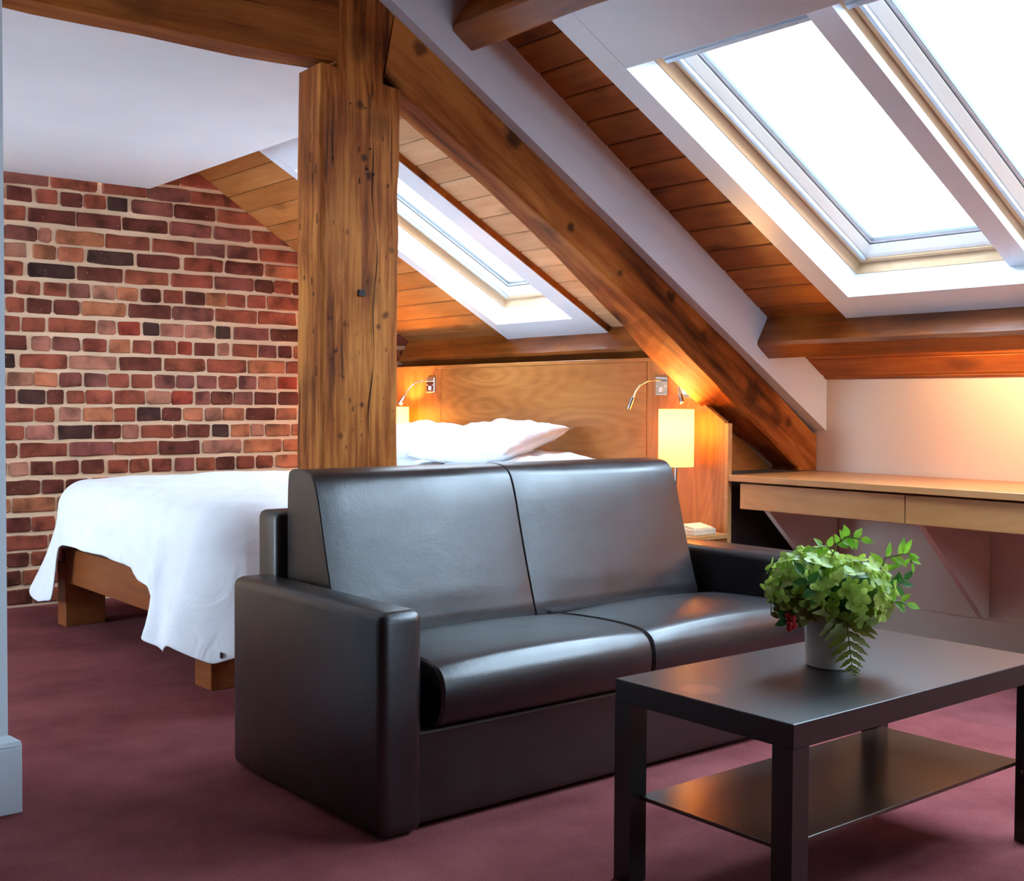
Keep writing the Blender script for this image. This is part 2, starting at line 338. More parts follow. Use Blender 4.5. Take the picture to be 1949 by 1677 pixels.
M['paper'] = plain('cream_paper', (0.70, 0.55, 0.38), 0.7)

# ------------------------------------------------------------------ mesh helpers
def tag(o, label=None, cat=None, group=None, kind=None):
    if label: o['label'] = label
    if cat: o['category'] = cat
    if group: o['group'] = group
    if kind: o['kind'] = kind
    return o
def empty(name, loc=(0, 0, 0), **k):
    o = bpy.data.objects.new(name, None); COL.objects.link(o); o.location = loc
    o.empty_display_size = 0.05
    return tag(o, **k)
def link(name, me, mat, parent=None, local=False, smooth=False):
    if mat is not None: me.materials.append(mat)
    if smooth:
        for p in me.polygons: p.use_smooth = True
    o = bpy.data.objects.new(name, me); COL.objects.link(o)
    if parent:
        o.parent = parent
        if not local:
            inv = Matrix.Translation(-Vector(parent.location)) if parent.type == 'EMPTY' else Matrix.Identity(4)
            o.matrix_parent_inverse = inv
    return o
def obj(name, vs, fs, mat, parent=None, local=False, smooth=False, fix=True):
    me = bpy.data.meshes.new(name); me.from_pydata([tuple(v) for v in vs], [], fs); me.update()
    if fix:
        bm = bmesh.new(); bm.from_mesh(me); bmesh.ops.recalc_face_normals(bm, faces=bm.faces); bm.to_mesh(me); bm.free()
    return link(name, me, mat, parent, local, smooth)
BOXF = [(0, 1, 2, 3), (4, 7, 6, 5), (0, 4, 5, 1), (1, 5, 6, 2), (2, 6, 7, 3), (3, 7, 4, 0)]
def boxv(x0, x1, y0, y1, z0, z1):
    return [(x0, y0, z0), (x1, y0, z0), (x1, y1, z0), (x0, y1, z0), (x0, y0, z1), (x1, y0, z1), (x1, y1, z1), (x0, y1, z1)]
def box(name, x0, x1, y0, y1, z0, z1, mat, parent=None, bevel=0.0, seg=2, local=False, smooth=None):
    me = bpy.data.meshes.new(name); bm = bmesh.new()
    vs = [bm.verts.new(v) for v in boxv(x0, x1, y0, y1, z0, z1)]
    for f in BOXF: bm.faces.new([vs[i] for i in f])
    if bevel: bmesh.ops.bevel(bm, geom=list(bm.edges), offset=bevel, segments=seg, profile=0.5, affect='EDGES')
    bmesh.ops.recalc_face_normals(bm, faces=bm.faces)
    bm.to_mesh(me); bm.free()
    o = link(name, me, mat, parent, local)
    if (smooth if smooth is not None else bevel > 0.012): autosmooth(o)
    return o
def autosmooth(o, ang=40):
    me = o.data
    for p in me.polygons: p.use_smooth = True
    bm = bmesh.new(); bm.from_mesh(me)
    for e in bm.edges:
        e.smooth = not (len(e.link_faces) == 2 and e.calc_face_angle(0) > math.radians(ang))
    bm.to_mesh(me); bm.free()
def prism(name, pts, f, d0, d1, mat, parent=None, bevel=0.0, seg=1, local=False):
    """pts: 2-D outline; f(a,b,d) -> world point; extruded d0..d1"""
    n = len(pts)
    me = bpy.data.meshes.new(name); bm = bmesh.new()
    va = [bm.verts.new(f(a, c, d0)) for a, c in pts]; vb = [bm.verts.new(f(a, c, d1)) for a, c in pts]
    bm.faces.new(va); bm.faces.new(vb[::-1])
    for i in range(n): bm.faces.new((va[i], vb[i], vb[(i + 1) % n], va[(i + 1) % n]))
    bmesh.ops.recalc_face_normals(bm, faces=bm.faces)
    if bevel: bmesh.ops.bevel(bm, geom=list(bm.edges), offset=bevel, segments=seg, profile=0.5, affect='EDGES')
    bm.to_mesh(me); bm.free()
    return link(name, me, mat, parent, local)
XZ = lambda a, c, d: (a, d, c)
YZ = lambda a, c, d: (d, a, c)
XY = lambda a, c, d: (a, c, d)
def tube(name, pts, rad, mat, parent=None, seg=8, local=False, caps=True):
    P = [Vector(p) for p in pts]; vs = []; fs = []
    rr = rad if isinstance(rad, (list, tuple)) else [rad] * len(P)
    prev = None
    for i, p in enumerate(P):
        d = (P[min(i + 1, len(P) - 1)] - P[max(i - 1, 0)]).normalized()
        a = prev if prev else (Vector((0, 0, 1)) if abs(d.z) < 0.9 else Vector((1, 0, 0)))
        a = (a - d * a.dot(d)).normalized(); prev = a
        b_ = d.cross(a)
        for k in range(seg):
            t = 2 * PI * k / seg
            vs.append(p + (a * math.cos(t) + b_ * math.sin(t)) * rr[i])
    n = len(P)
    for i in range(n - 1):
        for k in range(seg):
            k2 = (k + 1) % seg
            fs.append((i * seg + k, i * seg + k2, (i + 1) * seg + k2, (i + 1) * seg + k))
    if caps: fs.append(tuple(range(seg))[::-1]); fs.append(tuple(range((n - 1) * seg, n * seg)))
    o = obj(name, vs, fs, mat, parent, local)
    autosmooth(o, 50)
    return o
def lathe(name, prof, mat, c=(0, 0, 0), parent=None, seg=40, local=False, closed=False):
    vs = []; fs = []; n = len(prof)
    for r_, z in prof:
        for k in range(seg):
            t = 2 * PI * k / seg
            vs.append((c[0] + r_ * math.cos(t), c[1] + r_ * math.sin(t), c[2] + z))
    m_ = n if closed else n - 1
    for i in range(m_):
        j = (i + 1) % n
        for k in range(seg):
            k2 = (k + 1) % seg
            fs.append((i * seg + k, i * seg + k2, j * seg + k2, j * seg + k))
    o = obj(name, vs, fs, mat, parent, local)
    autosmooth(o, 40)
    return o

M['room_end'] = paint('brown_stained_boarding', (0.16, 0.085, 0.055), 0.7)

# ------------------------------------------------------------------ room shell
XW = 4.72                       # knee wall
RA = Vector((2.7806, 0, 2.3921)); RS = Vector((math.cos(TH), 0, -math.sin(TH))); RN = Vector((-math.sin(TH), 0, -math.cos(TH)))
def RP(s, y, e): return RA + RS * s + RN * e + Vector((0, y, 0))      # roof boards: s down the slope, e into the room
KT = math.radians(28.8)
KO = Vector((4.265, 0, 1.426)); KS = Vector((math.cos(KT), 0, -math.sin(KT))); KN = Vector((-math.sin(KT), 0, -math.cos(KT)))
def KP(w, y, D): return KO + KS * w - KN * D + Vector((0, y, 0))      # skylights: w down the slope, D outwards
def obox(name, f, a0, a1, y0, y1, b0, b1, mat, parent=None, bevel=0.0):
    vs = [f(a, y, b_) for b_ in (b0, b1) for a, y in ((a0, y0), (a1, y0), (a1, y1), (a0, y1))]
    me = bpy.data.meshes.new(name); bm = bmesh.new()
    q = [bm.verts.new(v) for v in vs]
    for fc in BOXF: bm.faces.new([q[i] for i in fc])
    if bevel: bmesh.ops.bevel(bm, geom=list(bm.edges), offset=bevel, segments=2, profile=0.5, affect='EDGES')
    bmesh.ops.recalc_face_normals(bm, faces=bm.faces)
    bm.to_mesh(me); bm.free()
    return link(name, me, mat, parent)

YB = -2.6; XL = -3.6
tag(box('floor', XL - 0.1, XW + 0.1, YB - 0.1, 6.45, -0.1, 0.0, M['carpet']), 'burgundy carpet covering the attic floor', kind='structure')
tag(box('wall_right', XW, XW + 0.1, YB, 6.36, 0, 1.3, M['cream']), 'cream painted knee wall behind the desk', kind='structure')
tag(box('baseboard_right', XW - 0.016, XW, YB, 3.5, 0, 0.16, M['cream'], bevel=0.003), 'painted baseboard under the desk', kind='structure')
wf = tag(empty('wall_front', (1.5, YB, 0), kind='structure'), 'brown boarded wall behind the viewer with an added window')
for x0, x1, z0, z1 in ((XL, 2.3, 0, 3.2), (3.6, XW, 0, 3.2), (2.3, 3.6, 0, 1.0), (2.3, 3.6, 1.8, 3.2)):
    box('wall_part', x0, x1, YB - 0.1, YB, z0, z1, M['room_end'], wf)
wn = tag(empty('window_7', (2.95, YB - 0.06, 0.8), kind='structure'), 'white casement window added behind the viewer for fill light')  # unseen window, added to fill light from behind the camera
for x0, x1, z0, z1 in ((2.3, 2.36, 1.0, 1.80), (3.54, 3.6, 1.0, 1.80), (2.92, 2.98, 1.0, 1.80), (2.36, 3.54, 1.0, 1.06), (2.36, 3.54, 1.74, 1.80)):
    box('window_frame', x0, x1, YB - 0.08, YB - 0.03, z0, z1, M['casing'], wn, 0.004, 1)
for x0, x1 in ((2.36, 2.92), (2.98, 3.54)):
    box('pane', x0, x1, YB - 0.058, YB - 0.054, 1.06, 1.74, M['pane'], wn)
pl_ = bpy.data.lights.new('window_portal', 'AREA'); pl_.shape = 'RECTANGLE'; pl_.size = 1.3; pl_.size_y = 0.8; pl_.cycles.is_portal = True
plo = bpy.data.objects.new('window_portal', pl_); COL.objects.link(plo); plo.location = (2.95, YB - 0.11, 1.4); plo.rotation_euler = (PI / 2, 0, 0)
tag(box('wall_side', XL - 0.1, XL, YB, 3.3, 0, 3.2, M['room_end']), 'brown boarded wall on the far left side', kind='structure')
# outer wall of the bed bay; its unseen window is added for fill light
XS = -1.0
ws = tag(empty('wall_side_bed', (XS, 4.9, 0), kind='structure'), 'white outer wall of the bed bay with an added tall window')
for y0, y1, z0, z1 in ((3.45, 4.1, 0, 2.25), (5.9, 6.36, 0, 2.25), (4.1, 5.9, 0, 0.5), (4.1, 5.9, 2.05, 2.25)):
    box('wall_part', XS - 0.15, XS, y0, y1, z0, z1, M['white'], ws)
wn = tag(empty('window_6', (XS - 0.08, 4.97, 0.55), kind='structure'), 'tall white casement window added to the bed bay for fill light')
for y0, y1, z0, z1 in ((4.1, 4.16, 0.5, 2.05), (5.84, 5.9, 0.5, 2.05), (4.97, 5.03, 0.5, 2.05), (4.16, 5.84, 0.5, 0.56), (4.16, 5.84, 1.99, 2.05)):
    box('window_frame', XS - 0.10, XS - 0.05, y0, y1, z0, z1, M['casing'], wn, 0.004, 1)
for y0, y1 in ((4.16, 4.97), (5.03, 5.84)):
    box('pane', XS - 0.078, XS - 0.074, y0, y1, 0.56, 1.99, M['pane'], wn)
pl_ = bpy.data.lights.new('window_portal', 'AREA'); pl_.shape = 'RECTANGLE'; pl_.size = 1.8; pl_.size_y = 1.55; pl_.cycles.is_portal = True
plo = bpy.data.objects.new('window_portal', pl_); COL.objects.link(plo); plo.location = (XS - 0.16, 5.0, 1.275); plo.rotation_euler = (0, -PI / 2, 0); plo.rotation_euler = Matrix(((0, 0, -1), (1, 0, 0), (0, -1, 0))).to_euler()

# white partition end at the left edge, with its base
tag(box('wall_left', XL, 0.913, 3.19, 3.45, 0, 2.8, M['wall_end']), 'pale white partition wall end', kind='structure')
bb = tag(empty('baseboard_left', (0.9, 3.18, 0), kind='structure'), 'white two-step baseboard at the partition end')
box('baseboard_face', XL, 0.940, 3.163, 3.47, 0, 0.172, M['wall_end'], bb, 0.003)
prism('baseboard_cap', [(0.174, 0.027), (0.186, 0.024), (0.199, 0.004), (0.199, 0.0), (0.174, 0.0)], lambda a, c, d: (d + (c if d > 0 else 0), 3.19 - c, a), XL, 0.913, M['wall_end'], bb)

# flat ceiling of the far bay and ceiling of the near bay
tag(box('ceiling', XL, 2.578, 3.69, 6.34, 2.222, 2.26, M['ceiling']), 'flat white ceiling above the bed', kind='structure')
box('ceiling_edge_board', 2.548, 2.578, 3.69, 6.34, 2.26, 2.62, M['ceiling'], bpy.data.objects['ceiling'])
tag(box('ceiling_upper', XL, 2.25, YB, 3.5, 2.76, 2.80, M['plank']), 'boarded upper ceiling of the sitting area', kind='structure')

tag(box('wall_infill_upper', XL, 2.10, 3.56, 3.64, 2.40, 2.80, M['infill']), 'white plaster above the collar beam', kind='structure')
# brick wall: mortar bed, then every brick
wb = tag(box('wall_back', XL, XW + 0.1, 6.355, 6.45, 0, 2.9, M['mortar']), 'exposed red brick wall behind the bed', kind='structure')
BRICKS = [
    (2.298, '2463,2756,R 2762,2938,R'),
    (2.205, '1671,1805,R 1811,2041,M 2052,2294,R 2319,2562,R 2570,2810,M 2820,3056,R'),
    (2.118, '1712,1821,P 1832,1955,D 1979,2083,R 2103,2215,D 2224,2340,R 2352,2457,K 2481,2715,M 2723,2964,D 2978,3187,R'),
    (2.019, '1695,1814,R 1820,1923,R 1939,2177,D 2184,2421,D 2430,2680,D 2699,2940,M 2956,3181,M 3195,3355,R'),
    (1.919, '1752,1813,R 1820,1979,M 1990,2050,P 2077,2327,O 2339,2578,R 2596,2835,R 2853,3023,M 3039,3225,M 3242,3436,R'),
    (1.831, '1703,1810,R 1817,1924,P 1961,2076,O 2090,2220,O 2240,2487,K 2511,2750,D 2778,3009,R 3025,3264,D 3276,3476,O'),
    (1.737, '1680,1803,D 1814,1910,R 1934,2175,K 2187,2431,D 2443,2686,R 2703,2945,R 2961,3200,M 3211,3326,D 3333,3450,R 3459,3582,D'),
    (1.643, '1754,1858,D 1879,1995,R 2013,2129,R 2143,2251,M 2269,2385,P 2399,2511,O 2530,2640,D 2658,2769,R 2787,2899,D 2909,3028,O 3035,3150,R 3166,3278,R 3289,3564,R'),
    (1.553, '1724,1817,R 1827,1913,R 1927,2052,D 2066,2195,D 2206,2445,O 2461,2700,D 2710,2952,M 2968,3219,R 3233,3476,R'),
    (1.457, '1782,1893,R 1904,2016,R 2034,2280,R 2294,2389,P 2405,2522,r 2541,2634,K 2644,2774,P 2784,2957,P 2968,3056,K 3078,3298,M 3312,3564,D'),
    (1.360, '1710,1807,R 1817,1923,D 1951,2046,P 2058,2198,M 2217,2338,R 2357,2465,O 2485,2586,R 2601,2727,R 2743,2823,r 2841,2959,D 2978,3045,P 3070,3224,R 3235,3346,M 3360,3447,D 3464,3588,R'),
    (1.267, '1751,1866,K 1892,2131,R 2147,2390,P 2412,2646,D 2661,2901,R 2914,3155,R 3166,3400,O 3411,3588,R'),
    (1.174, '1708,1819,R 1833,1952,P 1961,2079,O 2092,2204,M 2220,2335,M 2349,2462,R 2479,2590,R 2608,2722,M 2732,2835,M 2853,2967,M 2986,3097,R 3108,3215,M 3232,3348,O 3360,3485,r'),
    (1.084, '1750,1869,D 1882,2018,K 2029,2112,D 2128,2220,R 2227,2368,R 2382,2550,R 2562,2696,P 2703,2827,r 2844,2929,M 2940,3066,D 3077,3196,M 3210,3348,D 3363,3493,D'),
    (0.992, '1707,1804,R 1815,1955,R 1968,2062,R 2093,2196,P 2217,2372,O 2384,2495,R 2507,2639,K 2650,2759,D 2775,2887,O 2903,2999,P 3010,3137,O 3154,3337,D 3348,3482,O'),
    (0.899, '1719,1797,R 1810,1911,R 1920,2061,P 2084,2258,K 2272,2414,D 2424,2514,P 2531,2705,R 2713,2785,D 2798,2924,D 2945,3044,K 3060,3173,O 3184,3263,P 3274,3438,O 3449,3588,O'),
    (0.808, '1701,1873,R 1889,2126,R 2142,2376,M 2385,2620,R 2632,2865,D 2886,3123,P 3137,3380,O 3391,3624,O'),
    (0.713, '1717,1821,P 1834,1928,P 1940,2052,D 2067,2187,D 2205,2323,D 2345,2454,R 2466,2572,R 2592,2699,R 2722,2833,M 2850,2958,R 2970,3080,D 3094,3205,R 3220,3327,R 3342,3533,O'),
    (0.617, '1721,1796,R 1808,1987,D 1997,2108,D 2121,2242,D 2255,2510,R 2524,2792,D 2807,3091,R 3107,3400,D'),
    (0.526, '1626,1840,O 1849,2063,O 2076,2306,R 2319,2442,R 2453,2577,D 2594,2721,R 2736,2870,R 2885,3028,M 3044,3301,R'),
    (0.424, '1691,1802,R 1812,1936,D 1946,2062,R 2075,2305,D 2318,2560,R 2574,2827,R 2842,3109,D 3125,3406,R'),
    (0.332, '1638,1796,D 1809,2021,R 2034,2261,R 2275,2514,M 2528,2779,D 2794,3059,R 3074,3353,R'),
    (0.245, '1704,1803,R 1813,1929,D 1942,2054,R 2066,2181,R 2194,2312,D 2326,2446,R 2460,2584,R 2599,2854,M 2869,3134,R 3150,3426,D'),
    (0.152, '1660,1886,D 1899,2112,R 2125,2352,D 2366,2604,R 2618,2868,R 2883,3146,M 3162,3433,R'),
    (0.055, '1683,1799,R 1815,1945,D 1954,2081,R 2094,2212,R 2225,2456,D 2470,2713,R 2728,2984,R 2999,3268,D'),
]
BC = {'R': (0.33, 0.082, 0.045), 'r': (0.36, 0.060, 0.032), 'D': (0.165, 0.043, 0.028), 'K': (0.078, 0.034, 0.026), 'O': (0.50, 0.165, 0.078), 'P': (0.47, 0.18, 0.115), 'M': (0.27, 0.083, 0.062)}
def brick_geo(x0, x1, z0, z1, rng):
    j = lambda s: rng.uniform(-s, s)
    w, h = x1 - x0, z1 - z0
    c = 0.008 * rng.uniform(0.5, 1.4)
    out = []
    def edge(p, q, n):
        for i in range(n):
            t = (i + 0.5) / n
            out.append((p[0] + (q[0] - p[0]) * t, p[1] + (q[1] - p[1]) * t))
    nx = 3 if w > 0.16 else 1
    pts = []
    for k in range(nx + 1):
        t = k / nx; pts.append((x0 + c + (w - 2 * c) * t + j(0.003), z0 + j(0.0035)))
    pts += [(x1 + j(0.003), z0 + c + j(0.003)), (x1 + j(0.003), z1 - c + j(0.003))]
    for k in range(nx + 1):
        t = 1 - k / nx; pts.append((x0 + c + (w - 2 * c) * t + j(0.003), z1 + j(0.0035)))
    pts += [(x0 + j(0.003), z1 - c + j(0.003)), (x0 + j(0.003), z0 + c + j(0.003))]
    n = len(pts); cx, cz = (x0 + x1) / 2, (z0 + z1) / 2
    proud = 0.0105 + j(0.004)
    vs = [(a, 6.362, c_) for a, c_ in pts]
    vs += [(a, 6.355 - proud * 0.55, c_) for a, c_ in pts]
    vs += [(a + math.copysign(min(0.005, abs(cx - a)), cx - a), 6.355 - proud + j(0.0015), c_ + math.copysign(0.005, cz - c_)) for a, c_ in pts]
    fs = []
    for r_ in (0, 1):
        for i in range(n):
            fs.append((r_ * n + i, r_ * n + (i + 1) % n, (r_ + 1) * n + (i + 1) % n, (r_ + 1) * n + i))
    fs.append(tuple(range(2 * n, 3 * n)))
    return vs, fs
rng = random.Random(3)
for z, row in BRICKS:
    for it in row.split():
        a, c_, k = it.split(',')
        x0, x1 = int(a) / 1000, int(c_) / 1000
        if z > 1.78 and it == row.split()[-1]: x1 += 0.16
        z0, z1 = z - 0.0365, min(z + 0.0365, 2.40)
        vs, fs = brick_geo(x0, x1, max(z0, 0.004), z1, rng)
        o = obj('brick', vs, fs, M['brick'], wb)
        f = rng.uniform(0.86, 1.14)
        o.color = tuple(min(1, q * f * rng.uniform(0.95, 1.05)) for q in BC[k]) + (1,)
# bricks hidden by the post and the bed head
vs = []; fs = []
for z, row in BRICKS:
    x = max(int(t.split(',')[1]) for t in row.split()) / 1000 + 0.016
    if z > 2.1: continue
    while x < 4.5:
        w = rng.choice((0.11, 0.22))
        if z < 2.38 - (x - 2.80) * 0.63 + 0.02:
            v_, f_ = brick_geo(x, x + w, max(z - 0.0365, 0.004), z + 0.0365, rng)
            k = len(vs); vs += v_; fs += [tuple(i + k for i in f) for f in f_]
        x += w + 0.016
o = obj('bricks_beyond', vs, fs, M['brick'], wb); o.color = (0.27, 0.075, 0.047, 1); tag(o, kind='stuff')

# ------------------------------------------------------------------ sloped roof with planks
cs = tag(empty('ceiling_slope', (3.5, 3.5, 0), kind='structure'), 'sloping ceiling of varnished pine planks')
def deck(s0, s1, y0, y1):
    obox('roof_deck', RP, s0, s1, y0, y1, -0.07, -0.019, M['plank_dark'], cs)
deck(-0.75, 0.0, YB, 6.36); deck(1.69, 2.34, YB, 6.36)
deck(0.0, 1.69, 3.03, 4.50); deck(0.0, 1.69, 5.31, 6.36); deck(0.0, 1.69, YB, 0.03)
PITCH_P = 0.1385; S0 = 0.0355
def planks(s_from, s_to, y0, y1, mat='plank', F=None, off=None):
    F = F or RP; S0 = 0.0355 if off is None else off
    k0 = math.floor((s_from - S0) / PITCH_P)
    k = k0
    while True:
        a = S0 + k * PITCH_P; c_ = a + PITCH_P
        if a >= s_to: break
        a2, c2 = max(a, s_from), min(c_, s_to)
        if c2 - a2 > 0.02:
            ga = 0.0025; ch = 0.004
            prism('plank', [(a2 + ga, -0.02), (a2 + ga, -ch), (a2 + ga + ch, 0), (c2 - ga - ch, 0), (c2 - ga, -ch), (c2 - ga, -0.02)],
                  lambda p, q, d: F(p, d, q), y0, y1, M[mat], cs)
        k += 1
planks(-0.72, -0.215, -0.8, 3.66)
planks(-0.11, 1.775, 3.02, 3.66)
planks(1.875, 2.288, -0.8, 3.66)
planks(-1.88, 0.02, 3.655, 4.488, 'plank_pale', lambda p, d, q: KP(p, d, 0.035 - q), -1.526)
planks(-0.75, -0.10, 3.66, 4.50)
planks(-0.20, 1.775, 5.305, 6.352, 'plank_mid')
planks(-0.25, -0.05, 4.50, 5.305)
planks(1.875, 2.288, 3.66, 6.35)
tag(box('trim_1', XW - 0.02, XW, 0.0, 3.47, 1.185, 1.218, M['purlin'], bevel=0.003), 'thin pine trim along the top of the knee wall', kind='structure')

# ------------------------------------------------------------------ timber frame
YT0, YT1 = 3.517, 3.682
def hewn(o, amp=0.004, sc=5.0, seed=0):
    from mathutils import noise
    for v in o.data.vertices:
        p = v.co * sc + Vector((seed * 7.3, seed * 3.1, 0))
        v.co += Vector((noise.noise(p), noise.noise(p + Vector((31, 0, 0))), noise.noise(p + Vector((0, 57, 0))))) * amp
def ringbeam(name, stations, mat, parent=None, ch=0.012, amp=0.004, seed=1, caps=True):
    """stations: list of 4-point rings (world); chamfered slightly"""
    vs = []; fs = []
    for st in stations:
        st = [Vector(p) for p in st]
        for i in range(4):
            p, a, c_ = st[i], st[i - 1], st[(i + 1) % 4]
            vs.append(p + (a - p).normalized() * ch); vs.append(p + (c_ - p).normalized() * ch)
    n = 8
    for i in range(len(stations) - 1):
        for k in range(n):
            fs.append((i * n + k, i * n + (k + 1) % n, (i + 1) * n + (k + 1) % n, (i + 1) * n + k))
    fs.append(tuple(range(n))); fs.append(tuple(range((len(stations) - 1) * n, len(stations) * n)))
    o = obj(name, vs, fs, mat, parent)
    hewn(o, amp, 6.0, seed)
    return o
def interp(pts, x):
    for (a, b_), (c_, d) in zip(pts, pts[1:]):
        if x <= c_: return b_ + (d - b_) * (x - a) / (c_ - a)
    return pts[-1][1]
# post: body, shoulders and splayed head
po = empty('post', (2.18, 3.6, 0)); tag(po, 'thick old pine post standing behind the leather sofa', 'post')
vs = []; fs = []
prof = [(0.0, 2.020, 2.326), (0.4, 2.018, 2.328), (0.85, 2.018, 2.328), (1.2, 2.021, 2.330), (1.5, 2.022, 2.332), (1.8, 2.020, 2.333), (2.05, 2.021, 2.337), (2.15, 2.022, 2.338)]
nz = 44
rows_ = []
for i in range(nz + 1):
    z = 2.19 * i / nz
    a = interp([(p[0], p[1]) for p in prof], z); c_ = interp([(p[0], p[2]) for p in prof], z)
    zz = z
    rows_.append([(a, YT0, zz), (c_, YT0, min(zz, 2.147)), (c_, YT1, min(zz, 2.147)), (a, YT1, zz)])
ringbeam('post_body', rows_, M['post'], po, 0.010, 0.007, 2)
prism('post_head', [(2.084, 2.12), (2.270, 2.12), (2.270, 2.20), (2.316, 2.425), (2.36, 2.68), (2.000, 2.68), (2.046, 2.40), (2.084, 2.205)], XZ, YT0 + 0.004, YT1 - 0.006, M['post'], po, 0.006)
# notch, nails and shakes on the post face
box('mortice_hole', 2.164, 2.190, YT0 - 0.006, YT0 + 0.01, 1.426, 1.447, M['void'], po)
for x, z in ((2.130, 2.072), (2.190, 2.066), (2.21, 1.93), (2.20, 1.86), (2.225, 1.845)):
    box('nail', x - 0.003, x + 0.003, YT0 - 0.007, YT0, z - 0.003, z + 0.003, M['void'], po, 0.002, 1)
tube('shake', [(2.222 + 0.012 * math.sin(z * 5.1) + 0.006 * math.sin(z * 17), YT0 - 0.0015, z) for z in [0.95 + 0.03 * i for i in range(40)]], [0.0005 + 0.0012 * abs(math.sin(i * 0.37)) for i in range(40)], M['void'], po, 5)
for k in range(40):
    x = U(2.05, 2.31); z = U(0.9, 1.98); l = U(0.004, 0.02)
    tube('pit', [(x, YT0 - 0.002, z), (x + U(-0.003, 0.003), YT0 - 0.002, z + l)], U(0.0006, 0.0016), M['void'], po, 5)
for k in range(12):
    y = U(3.53, 3.66); z = U(1.0, 2.0); l = U(0.01, 0.035)
    tube('pit', [(2.0175, y, z), (2.0175, y, z + l)], U(0.0007, 0.0016), M['void'], po, 5)

# collar beam
cb = []
for i in range(36):
    x = XL + 0.1 + (2.088 - XL - 0.1) * i / 35
    w = 0.006 * math.sin(x * 3.1) + 0.003 * math.sin(x * 9.7)
    cb.append([(x, YT0 - 0.002, 2.205 + w), (x, YT1 - 0.01, 2.203 + w), (x, YT1 - 0.01, 2.47), (x, YT0 - 0.002, 2.47)])
for i in range(4):
    x = 2.088 - 0.0  # splayed end against the head of the post
o = ringbeam('collar_beam', cb, M['beam_x'], None, 0.014, 0.005, 3); tag(o, 'dark horizontal pine collar beam running left from the post', 'beam')

# rafter of the truss
top = [(2.0, 2.60), (2.314, 2.422), (2.651, 2.232), (3.17, 1.936), (3.776, 1.545), (4.714, 0.923), (5.0, 0.74)]
bot = [(2.0, 2.345), (2.339, 2.151), (2.903, 1.829), (3.587, 1.431), (4.20, 1.02), (4.585, 0.762), (4.8, 0.62)]
st = []
for i in range(40):
    x = 2.285 + (4.58 - 2.285) * i / 39
    xt = x + 0.10 * (1 - 0.4 * i / 39)
    rb = interp([(2.2, 0.0), (2.774, -0.02), (3.04, -0.008), (3.32, 0.02), (3.72, 0.075), (4.0, 0.068), (4.2, 0.045), (4.45, 0.0), (4.8, 0.0)], x)
    st.append([(x, YT0 + 0.003, interp(bot, x)), (x, YT1 - 0.004, interp(bot, x) - rb), (min(xt, 4.715), YT1 - 0.004, interp(top, xt)), (min(xt, 4.715), YT0 + 0.003, interp(top, xt))])
st[0] = [(2.275, YT0 + 0.003, 2.192), (2.275, YT1 - 0.004, 2.192), (2.318, YT1 - 0.004, 2.42), (2.318, YT0 + 0.003, 2.42)]
st.append([(4.583, YT0 + 0.003, 0.756), (4.583, YT1 - 0.004, 0.756), (4.716, YT1 - 0.004, 0.923), (4.716, YT0 + 0.003, 0.923)])
o = ringbeam('rafter', st, M['rafter'], None, 0.010, 0.005, 5); tag(o, 'heavy pine rafter running diagonally down from the post to the desk', 'rafter')
prism('rafter_foot', [(4.578, 0.752), (4.716, 0.752), (4.716, 0.925), (4.66, 0.925)], XZ, YT0 + 0.004, YT1 - 0.004, M['rafter'], o)

# white plaster infill above the rafter
tag(prism('wall_infill', [(2.02, 2.584), (4.719, 0.939), (4.719, 1.19), (2.20, 2.765), (2.02, 2.765)], XZ, 3.468, 3.66, M['infill']), 'white plastered strip between rafter and sloping ceiling', kind='structure')

# purlins
def purlin(name, s0, s1, e1, y0, y1, label, seed, wave=0.0):
    st = []
    n = 40
    for i in range(n + 1):
        y = y0 + (y1 - y0) * i / n
        q = wave * math.sin(y * 4.3 + seed) + wave * 0.5 * math.sin(y * 11 + seed)
        st.append([RP(s0, y, -0.015), RP(s0 - q * 0.3, y, e1 - 0.004), RP(s1, y, e1 + q), RP(s1, y, -0.015)])
    o = ringbeam(name, st, M['purlin'], None, 0.012, 0.004, seed)
    return tag(o, label, 'purlin', 'purlins under the sloping ceiling')
purlin('purlin', -0.222, -0.101, 0.148, 0.3, 3.50, 'short end of pine purlin high up against the white plaster strip', 4, 0.004)
purlin('purlin', 1.768, 1.885, 0.150, 0.0, 3.50, 'pine purlin running above the desk wall, below the large skylights', 6, 0.003)
purlin('purlin', 1.768, 1.885, 0.150, 3.665, 6.35, 'rounded dark purlin running just above the wooden headboard', 8, 0.012)

